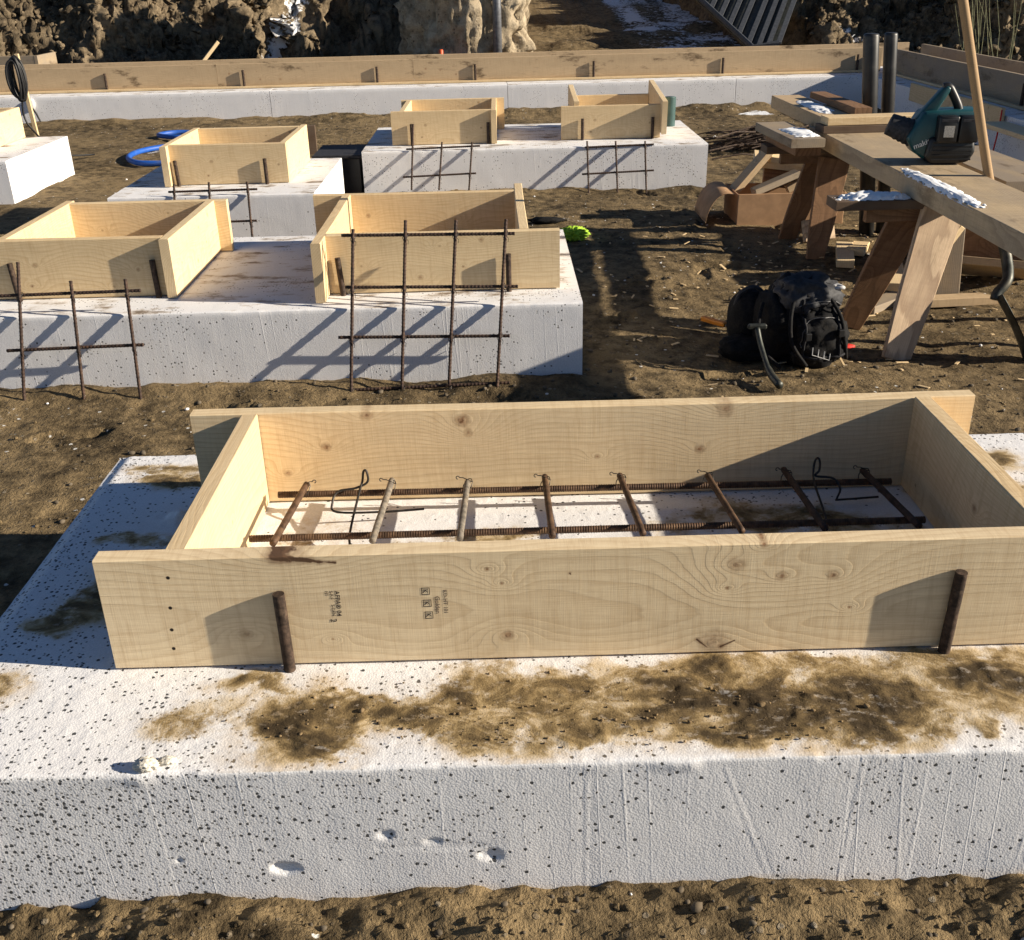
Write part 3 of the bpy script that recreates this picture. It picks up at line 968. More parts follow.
# grade stamps on the front board (text lies on the face, 1 mm proud)
def text_mesh(name, txt, size, mat, parent, M4, ext=.0):
    cu = bpy.data.curves.new(name, 'FONT')
    cu.body = txt
    cu.size = size
    cu.extrude = ext
    cu.fill_mode = 'FRONT' if ext == 0 else 'BOTH'
    cu.resolution_u = 3
    cu.offset = size * .012
    tmp = bpy.data.objects.new(name + '_c', cu)
    COL.objects.link(tmp)
    bpy.context.view_layer.update()
    me = bpy.data.meshes.new_from_object(tmp.evaluated_get(bpy.context.evaluated_depsgraph_get()))
    bpy.data.objects.remove(tmp)
    bpy.data.curves.remove(cu)
    me.transform(M4)
    me.materials.clear()
    me.materials.append(mat)
    me.name = name
    o = bpy.data.objects.new(name, me)
    return link(o, parent)


def stampM(x, z, y=-.0005):
    # text x axis -> -z (reads downward), text y axis -> +x
    return Matrix(((0, 1, 0, x), (0, 0, -1, y), (-1, 0, 0, z), (0, 0, 0, 1)))


fb = bA[0]
st1 = text_mesh('grade_stamp', 'AFPA® 04', .0125, M_INK, fb, stampM(.4185, .157))
st1['label'] = 'black ink lumber grade stamp reading downward'
for tx, sz, px, pz in (('S-P-F', .0085, .409, .157), ('HT', .008, .401, .157), ('S-GRN', .0085, .410, .128), ('2', .016, .406, .098)):
    text_mesh('grade_stamp', tx, sz, M_INK, fb, stampM(px, pz))
for k in range(3):
    cx, cz = .581 + k * .0018, .151 - k * .0255
    bm = bmesh.new()
    for (a, b, c, d) in ((-.0075, .0075, .0062, .0075), (-.0075, .0075, -.0075, -.0062), (-.0075, -.0062, -.0062, .0062), (.0062, .0075, -.0062, .0062)):
        add_geo(bm, [(cx + a, -.0005, cz + c), (cx + b, -.0005, cz + c), (cx + b, -.0005, cz + d), (cx + a, -.0005, cz + d)], [(0, 1, 2, 3)])
    from_bm('stamp_frame', bm, M_INK, fb)
    text_mesh('grade_stamp', 'K', .0135, M_INK, fb, stampM(cx - .005, cz + .0045))
text_mesh('grade_stamp', 'Golden', .0125, M_INKF, fb, stampM(.597, .140))
text_mesh('grade_stamp', 'KD-HT 101', .0105, M_INKF, fb, stampM(.6125, .153))
# parent offsets: board's own origin is its left-bottom-front corner -> stamps are already in that frame

# crack and pitch pocket at the top edge knot
# ------------------------------------------------------------------ pins (short stakes)
def stake(x, y, label, h=.155, tilt=(0, 0), r=.0115, group='steel pins holding the forms'):
    bm = bmesh.new()
    tx, ty = tilt
    k = 14
    pts = [Vector((tx * (i / k) * h, ty * (i / k) * h, -.06 + (h + .06) * i / k)) for i in range(k + 1)]
    rs = [r * (1 + random.uniform(-.035, .0)) for _ in pts]
    rs[-1] = r * .97
    add_tube(bm, pts, rs, 12)
    o = from_bm('steel_pin', bm, M_RUST, None, (x, y, 0), None, True)
    o.data.set_sharp_from_angle(angle=R(50))
    return tag(o, label, 'pin', group)


stake(.324, -.0117, 'thick rusty pin on the left part of the long form front', .165, (-.02, 0), .0110)
stake(1.531, -.0119, 'thick rusty pin on the right part of the long form front', .172, (.04, 0), .0112)
stake(.40, .716, 'rusty pin hidden behind the long form back board on the left', .15)
stake(1.45, .716, 'rusty pin hidden behind the long form back board on the right', .15)
stake(-1.175, 2.475, 'rusty pin at left of the left square form front', .15, (-.1, .05))
stake(-.625, 2.474, 'dark pin at the right corner of the left square form front', .15, (-.05, .05))
stake(.115, 2.438, 'rusty pin at left of the middle square form front', .15, (-.1, 0))
stake(.765, 2.438, 'dark pin at right of the middle square form front', .15)
stake(-1.19, 4.882, 'pin at left of the single form front beside the blue hose', .15, (-.05, 0))
stake(-.66, 4.882, 'pin at right of the single form front above the three bar grid', .15)
stake(.125, 6.252, 'pin at left of the small low form front', .15)
stake(.675, 6.252, 'pin at right of the small low form front', .15)
stake(1.36, 6.317, 'pin at left of the raised side form front', .15)
stake(1.87, 6.317, 'pin at right of the raised side form front', .15)

# ------------------------------------------------------------------ rebar grids leaning on the blocks
def rebar_grid(label, yb, vs, hs, r=.0062):
    """vs: (top xyz, bottom xyz); hs: (left xyz, right xyz)"""
    b = vs[0][1]
    t = thing('rebar_grid', label, 'rebar grid', b, 0, 'rebar grids leaning on the blocks')
    B = Vector(b)
    vbars = []
    for (p, q) in vs:
        bm = bmesh.new()
        ribbed(bm, Vector(q) - B, Vector(p) - B, r, .014, 7)
        vbars.append(from_bm('vertical_bar', bm, M_REBAR_D, t, None, None, True))
    for (p, q) in hs:
        bm = bmesh.new()
        off = Vector((0, .013, .004))
        ribbed(bm, Vector(p) - B + off, Vector(q) - B + off, r, .014, 7)
        from_bm('horizontal_bar', bm, M_REBAR_D, t, None, None, True)
    for vb, (p, q) in zip(vbars, vs):
        for (a, c) in hs:
            u = (Vector(p) - Vector(q))
            zc = (a[2] + c[2]) / 2
            f = (zc - q[2]) / max(1e-6, p[2] - q[2])
            if not -.05 < f < 1.02:
                continue
            P = Vector(q) + u * f - B
            bm = bmesh.new()
            ring = [P + Vector((.011 * math.cos(k * PI / 4), .007 + .014 * math.sin(k * PI / 4), .011 * math.sin(k * PI / 4 + .6))) for k in range(8)]
            add_tube(bm, [ring[k] for k in range(8)] + [ring[0], P + Vector((0, -.008, 0)), P + Vector((.012, -.014, -.012)), P + Vector((.010, -.012, -.026))], .0013, 4)
            from_bm('wire_tie', bm, M_WIRE, vb)
    return t


rebar_grid('tall rebar grid of four bars leaning on the middle square form block', 2.25,
           [((.181, 2.362, .278), (.151, 2.121, -.314)), ((.380, 2.372, .304), (.346, 2.131, -.283)), ((.570, 2.37, .300), (.526, 2.136, -.270)), ((.759, 2.37, .299), (.708, 2.13, -.289))],
           [((.135, 2.350, .251), (.791, 2.347, .243)), ((.143, 2.276, .071), (.798, 2.272, .059)), ((.110, 2.205, -.103), (.762, 2.202, -.113)), ((.148, 2.129, -.289), (.758, 2.136, -.278))])
rebar_grid('rebar grid of three bars leaning on the block at the left edge', 2.25,
           [((-1.084, 2.327, .193), (-1.088, 2.105, -.348)), ((-.889, 2.298, .124), (-.858, 2.108, -.343)), ((-.684, 2.298, .125), (-.643, 2.112, -.330))],
           [((-1.25, 2.276, .07), (-.631, 2.279, .078)), ((-1.148, 2.198, -.120), (-.630, 2.201, -.111)), ((-1.25, 2.116, -.32), (-.632, 2.126, -.299))])
rebar_grid('rebar grid of three bars on the short block of the single form', 4.55,
           [((-1.13, 4.575, .067), (-1.134, 4.43, -.30)), ((-.929, 4.577, .073), (-.926, 4.432, -.29)), ((-.71, 4.576, .071), (-.69, 4.44, -.27))],
           [((-1.167, 4.556, .021), (-.655, 4.557, .025)), ((-1.16, 4.487, -.146), (-.665, 4.489, -.141))])
rebar_grid('rebar grid of three bars below the small low form', 6.01,
           [((.151, 6.078, .172), (.126, 5.905, -.25)), ((.35, 6.029, .053), (.319, 5.903, -.254)), ((.561, 6.027, .048), (.530, 5.901, -.259))],
           [((.096, 6.01, .007), (.616, 6.014, .018)), ((.068, 5.937, -.171), (.583, 5.943, -.157))])
rebar_grid('rebar grid of three bars below the raised side form', 6.01,
           [((1.369, 6.022, .037), (1.374, 5.86, -.365)), ((1.57, 6.02, .032), (1.578, 5.858, -.37)), ((1.777, 6.018, .028), (1.78, 5.853, -.38))],
           [((1.354, 6.004, -.008), (1.84, 6.007, .001)), ((1.329, 5.933, -.18), (1.837, 5.939, -.166)), ((1.36, 5.868, -.335), (1.841, 5.866, -.338))])

# ------------------------------------------------------------------ rebar cage lying in the long form
cg = thing('rebar_cage', 'rebar ladder cage of two long bars and eight crossbars inside the long form', 'rebar cage', (.9, .5, 0))
CB = Vector((.9, .5, 0))
for (a, b) in (((.195, .603, .052), (1.635, .588, .052)), ((.17, .398, .05), (1.645, .402, .05))):
    bm = bmesh.new()
    ribbed(bm, Vector(a) - CB, Vector(b) - CB, .0078, .0056, 10, .45)
    from_bm('long_bar', bm, M_REBAR, cg, None, None, True)
ties = []
for k, (xa, xb) in enumerate(((.262, .235), (.462, .445), (.641, .630), (.823, .826), (1.0, 1.018), (1.205, 1.228), (1.39, 1.405), (1.572, 1.605))):
    ya, yb2 = .615 + .012 * math.sin(k * 2.3), .335
    bm = bmesh.new()
    pts = [Vector((xa + (xb - xa) * i / 20, ya + (yb2 - ya) * i / 20, .072)) - CB for i in range(21)]
    add_tube(bm, pts, [.0076 * (1 + random.uniform(-.03, .03)) for _ in pts], 10)
    c = from_bm('crossbar', bm, (M_REBAR if k not in (1, 2) else M_GREYBAR) if k < 6 else M_REBAR_D, cg, None, None, True)
    bm = bmesh.new()
    P = Vector((xa + (xb - xa) * .05, .600, .070)) - CB
    lp = [P + Vector((.012 * math.cos(q * PI / 5), .013 * math.sin(q * PI / 5), .014 * math.sin(q * PI / 5 + .8) - .006)) for q in range(10)]
    sgn = -1 if k else 1
    tail = [P + Vector((0, 0, .010)), P + Vector((sgn * .010, .003, .014)), P + Vector((sgn * .018, .004, .014))]
    e = tail[-1]
    add_tube(bm, lp + [lp[0]] + tail[1:] + [e + Vector((sgn * .004 * (1 + math.cos(q * PI / 4 + PI)), 0, .004 * math.sin(q * PI / 4))) for q in range(7)], .0012, 5)
    from_bm('wire_tie', bm, M_WIRE, c)
for (x0, sg) in ((.39, 1), (1.445, -1)):
    bm = bmesh.new()
    add_tube(bm, spline([(x0 + .03 * sg - .02, .40, .0), (x0 - .008, .42, .03), (x0, .56, .068), (x0 + .006, .595, .085), (x0 + .009, .60, .105), (x0 + .014, .598, .113), (x0 + .019, .596, .105), (x0 + .018, .59, .085), (x0 - .01 * sg, .585, .073), (x0 - .05 * sg, .58, .068), (x0 - .062 * sg, .56, .05), (x0 - .05 * sg, .54, .035), (x0 + .06, .545, .03), (x0 + .15, .55, .032)], 5), .0028, 6)
    for v in bm.verts:
        v.co -= CB
    from_bm('bar_chair', bm, M_WIRE, cg, None, None, True)

# ------------------------------------------------------------------ far strip form on the footing
ff = thing('strip_form', 'long tan form of double boards running across the far footing', 'formwork', far(4, .8, 0), FA)


def fpart(nm, x0, x1, y, H, T, mat, z=Zb):
    return board(nm, x1 - x0, H, T, mat, ff, (x0 - 4, y - .8, z), 0)


for (a, b) in ((-3.2, 1.2), (1.203, 3.35), (3.353, 8.56)):
    fpart('front_board', a, b, .345, .25, .038, W_TAN)
for (a, b) in ((-3.2, 2.6), (2.603, 8.56 + .55)):
    fpart('back_board', a, b, .98, .25, .038, W_TAN)
fpart('base_strip', -3.2, 8.5, .300, .022, .044, W_PALE2)
ff2 = thing('strip_form', 'shaded grey form of double boards along the right wing footing', 'formwork', (5.3, 8, 0))
board('side_board', 5.2, .25, .038, W_GREY, ff2, (5.10 - 5.3 + .038, 5.6 - 8, Zb), PI / 2)
board('side_board', 5.6, .25, .038, W_GREY, ff2, (5.62 - 5.3 + .038, 5.6 - 8, Zb), PI / 2)
board('base_strip', 5.1, .022, .05, W_PALE2, ff2, (5.045 - 5.3 + .05, 5.55 - 8, Zb), PI / 2)
for k, lx in enumerate((-.005, 1.49, 2.95, 4.03, 5.34, 6.78, 8.29)):
    P = far(lx, .325)
    stake(P[0], P[1], ['pin on the far form near the cable coil', 'pin on the far form above the left small form', 'pin on the far form left of its board joint', 'pin on the far form right of its board joint',
                       'pin on the far form above the raised side form', 'pin on the far form above the brush heap', 'pin on the far form beside the black pipes'][k], .19, (0, 0), .014, 'pins along the far footing')
stake(5.085, 7.45, 'pin on the right wing form at the right edge', .2, (0, 0), .014, 'pins along the far footing')
fl = thing('strip_form', 'weathered form behind the far footing at the left edge', 'formwork', (-5.6, 12.0, 0))
board('front_board', 2.0, .25, .038, W_GREY, fl, (-1.2, 0, .05), .0)
board('side_board', .6, .25, .038, W_GREY, fl, (.80 + .038, -.0, .05), PI / 2)

# ------------------------------------------------------------------ sawhorses
def leg_plate(bm, foot, top, w0, w1, th, nrm):
    foot, top, nrm = Vector(foot), Vector(top), Vector(nrm).normalized()
    ax = (top - foot).normalized()
    side = ax.cross(nrm).normalized()
    n2 = side.cross(ax).normalized()
    vs = []
    for (p, w_) in ((foot, w0), (top, w1)):
        for sx in (-1, 1):
            for sy in (-1, 1):
                vs.append(p + side * sx * w_ / 2 + n2 * sy * th / 2)
    add_geo(bm, vs, [(0, 1, 3, 2), (4, 6, 7, 5), (0, 4, 5, 1), (2, 3, 7, 6), (0, 2, 6, 4), (1, 5, 7, 3)])
    bmesh.ops.recalc_face_normals(bm, faces=list(bm.faces))


def local_mesh(name, bm, mat, parent, B, ax=None, smooth=False):
    """recentre so object coords follow the long axis"""
    for v in bm.verts:
        v.co -= B
    return from_bm(name, bm, mat, parent, None, None, smooth)


def leg_obj(parent, base, foot, top, w0, w1, th, nrm, mat):
    foot, top = Vector(foot), Vector(top)
    ax = (top - foot).normalized()
    side = ax.cross(Vector(nrm)).normalized()
    n2 = side.cross(ax).normalized()
    bm = bmesh.new()
    L = (top - foot).length
    prof = []
    for (l, w_) in ((0, w0), (L * .35, w0 + (w1 - w0) * .5), (L, w1)):
        prof.append((l, w_))
    vs = []
    for (l, w_) in prof:
        for (yy, zz) in ((-th / 2, -w_ / 2), (th / 2, -w_ / 2), (th / 2, w_ / 2), (-th / 2, w_ / 2)):
            vs.append((l, yy, zz))
    fs = [(3, 2, 1, 0), (8, 9, 10, 11)]
    for r_ in (0, 4):
        for k in range(4):
            fs.append((r_ + k, r_ + (k + 1) % 4, r_ + 4 + (k + 1) % 4, r_ + 4 + k))
    add_geo(bm, vs, fs)
    bmesh.ops.recalc_face_normals(bm, faces=list(bm.faces))
    bmesh.ops.bevel(bm, geom=list(bm.edges), offset=.003, segments=1, affect='EDGES')
    o = from_bm('leg', bm, mat, parent)
    Mx = Matrix((ax, n2, side)).transposed().to_4x4()
    Mx.translation = foot - Vector(base)
    o.matrix_local = Mx
    return o


def sawhorse(label, base, legs, ridge, under):
    t = thing('sawhorse', label, 'sawhorse', base, 0, 'two wooden sawhorses under the planks')
    for (f_, tp, w0, w1, mt) in legs:
        leg_obj(t, base, f_, tp, w0, w1, .028, (0, 1, 0), mt)
    (x0, x1, y, z) = ridge
    board('ridge_board', x1 - x0, .038, .14, W_DARK, t, (x0 - base[0], y - base[1], z - base[2]))
    (x0, x1, y, z) = under
    board('cross_beam', x1 - x0, .06, .04, W_BROWN, t, (x0 - base[0], y - base[1], z - base[2]))
    return t


nb = (2.6, 2.7, -.33)
sawhorse('near plywood sawhorse with a snow covered ridge end', nb,
         [((2.355, 2.47, -.345), (2.545, 2.685, .215), .115, .175, W_PLY), ((2.295, 2.90, -.335), (2.47, 2.80, .215), .10, .16, W_BROWN),
          ((3.17, 2.50, -.345), (2.97, 2.69, .215), .115, .16, W_PLY), ((3.2, 2.92, -.335), (2.99, 2.80, .215), .10, .15, W_PLY)],
         (2.105, 3.10, 2.67, .232), (2.25, 3.05, 2.72, .171))
fbse = (2.75, 4.15, -.3)
sawhorse('far dark sawhorse beside the cardboard box', fbse,
         [((2.44, 3.99, -.32), (2.525, 4.10, .20), .09, .17, W_BROWN), ((2.385, 4.40, -.31), (2.49, 4.22, .20), .09, .15, W_BROWN),
          ((3.2, 3.98, -.32), (3.08, 4.10, .20), .09, .15, W_PLY), ((3.22, 4.40, -.31), (3.08, 4.22, .20), .09, .15, W_PLY)],
         (2.16, 3.25, 4.09, .232), (2.25, 3.2, 4.14, .171))

# ------------------------------------------------------------------ planks and loose boards on the sawhorses
def loose(name, label, L, H, T, mat, loc, rz=0, rot=None, cat='board', group='loose boards on the sawhorses'):
    o = board(name, L, H, T, mat, None, loc, rz, rot)
    return tag(o, label, cat, group)


# local: length x, thickness y, height z ; rz=90deg puts length along +y and thickness toward -x
W_PLANK = wood('wood_plank', (.62, .48, .30), (.24, .16, .09), seed=21, grey=.4, dirt=.55, rk=.8, hdist=.2)
loose('plank', 'long thick plank across both sawhorses with a strip of snow', 3.1, .08, .30, W_PLANK, (2.715, 1.15, .2715), PI / 2, cat='plank')
loose('board', 'narrow board right of the thick plank behind the shovel', 1.75, .038, .14, W_GREY, (2.985, 2.80, .2715), PI / 2)
loose('board', 'upper short board lying crosswise on the thick plank end', .56, .038, .12, W_PALE2, (2.42, 3.93, .3915), R(2))
loose('board', 'lower short board lying crosswise on the thick plank end', .60, .038, .14, W_DARK, (2.40, 3.925, .3525), R(2))
loose('board', 'thick snow dusted board jutting beyond the far sawhorse', 1.0, .070, .17, W_TAN, (2.60, 4.10, .345), R(91))
loose('board', 'brown stick lying on the thick jutting board', .8, .035, .09, W_BROWN, (2.70, 4.12, .4165), R(91))
loose('board', 'short weathered board left of the thick plank', .62, .042, .17, W_GREY, (2.345, 3.70, .3235), R(93))
loose('board', 'brown board under the short weathered board left of the plank', .50, .05, .13, W_BROWN, (2.35, 3.78, .2715), R(93))

# lumber stack at the right edge
loose('plank', 'grey plank on the lumber stack right of the shovel', 0.86, .075, .20, W_GREY, (3.46, 3.62, .115), R(90), cat='plank', group='lumber stack at the right')
loose('board', 'flat board under the grey plank on the lumber stack', 1.5, .038, .19, W_TAN, (3.0, 3.40, .05), R(5), group='lumber stack at the right')
loose('board', 'lowest flat board of the lumber stack at the right', 1.6, .038, .25, W_GREY, (3.05, 3.70, .01), R(-3), group='lumber stack at the right')
loose('timber', 'square timber under the flat boards of the lumber stack', 1.3, .26, .10, W_BROWN, (3.15, 3.78, -.29), R(0), cat='timber', group='lumber stack at the right')

# form pieces standing at the wing
loose('board', 'pale board standing against the right wing foam behind the blower', 2.0, .16, .03, W_PALE2, (4.775, 7.05, -.10), R(90), group='boards by the right wing')
loose('board', 'orange tinted board lying at the right edge with red string', .9, .035, .2, W_PALE, (4.75, 6.05, -.06), R(90), group='boards by the right wing')
bm = bmesh.new()
add_tube(bm, [(4.74, 7.03, .05), (4.735, 7.02, -.05), (4.72, 7.0, -.16), (4.70, 6.98, -.28)], .006, 6)
tag(from_bm('string', bm, M_RED), 'red string hanging from the pale board by the wing', 'string')

# ------------------------------------------------------------------ snow lumps
def lump_sheet(name, cx, cy, z, lx, ly, hmax, seed, label, rz=0.0, mat=None, cat='snow'):
    n, m = 60, 30
    U, V = np.meshgrid(np.linspace(-1, 1, n), np.linspace(-1, 1, m))
    rr = 1 - np.sqrt((np.abs(U) ** 2.6 + np.abs(V) ** 2.6)) + .48 * fbm(U * 4 * lx / ly * .5, V * 2, oct=4, seed=seed)
    h = hmax * np.clip(sstep(0, .55, rr), 0, 1) * (.85 + .3 * fbm(U * 5, V * 2, oct=2, seed=seed + 1)) - .008 * sstep(.08, -.1, rr)
    X = U * lx
    Y = V * ly
    cr, sr = math.cos(rz), math.sin(rz)
    o = grid_obj(name, cx + X * cr - Y * sr, cy + X * sr + Y * cr, z + h, mat or M_SNOW)
    return tag(o, None, None, None, 'stuff') if label is None else tag(o, label, cat, None, None)


lump_sheet('snow_lump', 2.265, 2.74, .271, .155, .062, .021, 131, 'cap of snow on the ridge end of the near sawhorse')
lump_sheet('snow_strip', 2.452, 2.52, .3525, .40, .038, .011, 137, 'strip of melting snow along the left edge of the thick plank', PI / 2)

lump_sheet('snow_patch', 2.51, 4.50, .4165, .30, .055, .010, 151, 'thin snow on the thick jutting board beside the brown stick', PI / 2)
lump_sheet('snow_patch', 2.27, 3.92, .3668, .17, .075, .009, 157, 'thin snow on the weathered board left of the plank', PI / 2)
# ------------------------------------------------------------------ leaf blower on the plank
bl = thing('leaf_blower', 'teal and black cordless leaf blower standing on the plank', 'leaf blower', (2.60, 3.06, .352), R(-6))
bl.scale = (.87, .87, .87)


def prism_xz(bm, poly, y0, y1, bev=.006):
    b2 = bmesh.new()
    A = [b2.verts.new((x, y0, z)) for x, z in poly]
    B = [b2.verts.new((x, y1, z)) for x, z in poly]
    n = len(poly)
    b2.faces.new(A)
    b2.faces.new(list(reversed(B)))
    for k in range(n):
        b2.faces.new((A[k], B[k], B[(k + 1) % n], A[(k + 1) % n]))
    bmesh.ops.recalc_face_normals(b2, faces=list(b2.faces))
    if bev:
        bmesh.ops.bevel(b2, geom=list(b2.edges), offset=bev, segments=2, affect='EDGES', profile=.5)
    merge(bm, b2)


bm = bmesh.new()
prism_xz(bm, [(-.125, .12), (-.055, .245), (.02, .25), (.21, .255), (.22, .215), (.10, .03), (-.02, .02), (-.075, .05)], -.06, .10, .014)
body = from_bm('motor_body', bm, M_TEAL, bl, None, None, True)
bm = bmesh.new()
prism_xz(bm, [(-.035, .03), (-.02, .13), (.19, .13), (.205, .06), (.18, .012), (.10, .0), (.0, .0)], -.085, .12, .016)
fan = from_bm('fan_cover', bm, M_BLACKP, bl, None, None, True)
for k in range(5):
    bm = bmesh.new()
    add_box(bm, -.005, .185, -.0885, -.084, .022 + k * .02, .030 + k * .02, .001)
    from_bm('grille_rib', bm, M_CABLE, fan)
for k, x0 in enumerate((.005, .105)):
    bm = bmesh.new()
    add_box(bm, x0, x0 + .094, -.115, -.02, .108, .232, .008, None, 2)
    bt = from_bm('battery', bm, M_BLACKP, bl, None, None, True)
    bm = bmesh.new()
    add_box(bm, x0 + .008, x0 + .086, -.119, -.1135, .206, .218, .001)
    from_bm('release_button', bm, M_FABGREY, bt)
    if k == 0:
        bm = bmesh.new()
        add_box(bm, x0 + .026, x0 + .074, -.1172, -.1145, .135, .188, .0005)
        from_bm('sticker', bm, M_PAPER, bt)
bm = bmesh.new()
prism_xz(bm, [(-.085, .205), (.025, .345), (.05, .36), (.068, .35), (.060, .325), (.012, .235)], -.012, .045, .008)
from_bm('handle', bm, M_TEAL, bl, None, None, True)
bm = bmesh.new()
add_tube(bm, spline([(.035, .016, .352), (.06, .016, .353), (.082, .016, .325), (.115, .016, .27), (.128, .016, .235)], 5), [.021] * 21, 10)
from_bm('handle_grip', bm, M_BLACKP, bl, None, None, True)
bm = bmesh.new()
npts, nr = [], []
for k in range(22):
    f_ = k / 21
    npts.append((-.075 - .12 * f_, .02 + .02 * f_, .135 + .045 * f_))
    nr.append((.062 - .010 * f_) * (1.0 if (k // 2) % 2 or k > 14 else 1.06))
add_tube(bm, npts, nr, 24)
from_bm('nozzle', bm, M_FABGREY, bl, None, None, True)
tm = text_mesh('logo', 'makita', .036, M_WHITEINK, bl, Matrix.Translation((-.085, -.0635, .072)) @ Matrix.Rotation(R(-22), 4, 'Y') @ Matrix.Rotation(PI / 2, 4, 'X'), .0006)
# ------------------------------------------------------------------ shovel leaning on the plank
sh = thing('shovel', 'shovel with long wooden handle leaning on the plank, blade seen edge on', 'shovel', (2.83, 2.37, -.32))
SB = Vector((2.83, 2.37, -.32))
ctrl = [(2.79, 2.62, .10), (2.728, 2.72, .35), (2.53, 2.76, 1.005), (2.47, 2.775, 1.19)]
bm = bmesh.new()
pts = spline(ctrl, 8)
add_tube(bm, [p - SB for p in pts], [.0185] * len(pts), 12)
from_bm('handle', bm, M_HANDLE, sh, None, None, True)
bm = bmesh.new()
pts = spline([(2.782, 2.635, .135), (2.80, 2.58, .03), (2.785, 2.52, -.03), (2.745, 2.50, -.075), (2.735, 2.49, -.10)], 6)
add_tube(bm, [p - SB for p in pts], [.0235 - .004 * i / len(pts) for i in range(len(pts))], 12)
from_bm('socket', bm, M_STEELDARK, sh, None, None, True)
bm = bmesh.new()
a, b = Vector((2.735, 2.49, -.09)), Vector((2.84, 2.36, -.335))
n_ = 10
rows = []
for i in range(n_ + 1):
    f_ = i / n_
    c0 = a.lerp(b, f_) + Vector((.012 * math.sin(f_ * PI), 0, 0))
    wd = .085 * min(1, f_ * 4 + .25) * (1 - max(0, f_ - .6) * 1.7)
    rows.append([c0 + Vector((wd * t_ * .30 + .018 * (t_ * t_), wd * t_, .018 * t_ * t_)) for t_ in (-1, -.5, 0, .5, 1)])
for sgn in (0, 1):
    V_ = [[bm.verts.new(p - SB + Vector((.004 * sgn, 0, .001 * sgn))) for p in r_] for r_ in rows]
    for i in range(n_):
        for k in range(4):
            bm.faces.new((V_[i][k], V_[i][k + 1], V_[i + 1][k + 1], V_[i + 1][k]))
from_bm('blade', bm, M_STEELDARK, sh, None, None, True)

# ------------------------------------------------------------------ black pipes standing in the ground
for (x, y, tx, hgt, lab) in ((2.88, 4.46, 2.772, 1.10, 'taller black plastic pipe standing left of its twin'), (2.985, 4.50, 2.893, 1.105, 'thinner black plastic pipe standing right of its twin')):
    bm = bmesh.new()
    r_ = .042 if 'left' in lab else .036
    add_tube(bm, [(0, 0, -.36), (tx - x, .02, .775), (tx - x, .02, .786), (tx - x, .02, .79)], [r_, r_, r_ * .93, r_ * .8], 24)
    tag(from_bm('pipe', bm, M_PIPE, None, (x, y, 0), None, True), lab, 'pipe', 'two black pipes')

# ------------------------------------------------------------------ cardboard box with offcuts
cb = thing('cardboard_box', 'brown cardboard box with a bent flap holding wood offcuts', 'box', (2.48, 4.9, -.30))


def cbx(bm, x0, x1, y0, y1, z0, z1):
    add_box(bm, x0 - 2.48, x1 - 2.48, y0 - 4.9, y1 - 4.9, z0, z1, .002)


bm = bmesh.new()
cbx(bm, 2.165, 2.805, 4.70, 4.708, -.01, .205)
cbx(bm, 2.165, 2.805, 5.09, 5.098, -.01, .195)
cbx(bm, 2.165, 2.173, 4.708, 5.09, -.01, .20)
cbx(bm, 2.797, 2.805, 4.708, 5.09, -.01, .20)
cbx(bm, 2.173, 2.797, 4.708, 5.09, -.01, .004)
from_bm('carton', bm, M_CARD, cb)
for (x0, sgn) in ((2.165, -1), (2.805, 1)):
    bm = bmesh.new()
    prev = None
    for i in range(13):
        f_ = i / 12
        a_ = f_ * 1.35
        px = x0 - 2.48 + sgn * (.02 + .17 * math.sin(a_))
        pz = .205 + .03 * math.sin(f_ * 2.6) - .20 * (1 - math.cos(a_)) * 1.15
        if sgn > 0:
            pz = .205 - .12 * f_
            px = x0 - 2.48 + sgn * .12 * f_
        cur = [bm.verts.new((px, -.19, pz)), bm.verts.new((px, .19, pz)), bm.verts.new((px, .19, pz - .006)), bm.verts.new((px, -.19, pz - .006))]
        if prev:
            for k in range(4):
                bm.faces.new((prev[k], prev[(k + 1) % 4], cur[(k + 1) % 4], cur[k]))
        else:
            bm.faces.new(cur)
        prev = cur
    bm.faces.new(list(reversed(prev)))
    from_bm('flap', bm, M_CARD, cb, None, None, True)


def scrap(label, L, W_, T, mat, loc, rot, group='wood offcuts', cut=0.0):
    bm = bmesh.new()
    add_box(bm, -L / 2, L / 2, -W_ / 2, W_ / 2, -T / 2, T / 2)
    for v in bm.verts:
        if v.co.x > 0 and v.co.y > 0:
            v.co.x -= cut
    bmesh.ops.bevel(bm, geom=list(bm.edges), offset=.0025, segments=1, affect='EDGES')
    o = from_bm('wood_offcut', bm, mat, None, loc, tuple(R(a) for a in rot))
    return tag(o, label, 'wood offcut', group)


scrap('pale flat offcut lying on top of the pile in the cardboard box', .42, .22, .038, W_PALE, (2.62, 5.0, .05), (8, 8, -8), 'offcuts in the cardboard box')
scrap('offcut tilted up at the left of the pile in the cardboard box', .34, .10, .038, W_TAN, (2.29, 4.95, .0), (0, -48, 10), 'offcuts in the cardboard box')
scrap('short offcut tilted across the front of the cardboard box pile', .24, .05, .038, W_TAN, (2.58, 4.80, -.035), (0, -28, 5), 'offcuts in the cardboard box')
scrap('dark offcut standing in the middle of the cardboard box', .35, .16, .038, W_BROWN, (2.55, 4.98, -.04), (70, 5, -5), 'offcuts in the cardboard box')
scrap('small block end poking from the cardboard box front', .06, .05, .05, W_PALE2, (2.66, 4.76, -.085), (0, 0, 10), 'offcuts in the cardboard box')
scrap('long offcut leaning at the right in the cardboard box', .40, .09, .038, W_TAN, (2.74, 5.0, -.02), (10, -20, 12), 'offcuts in the cardboard box')

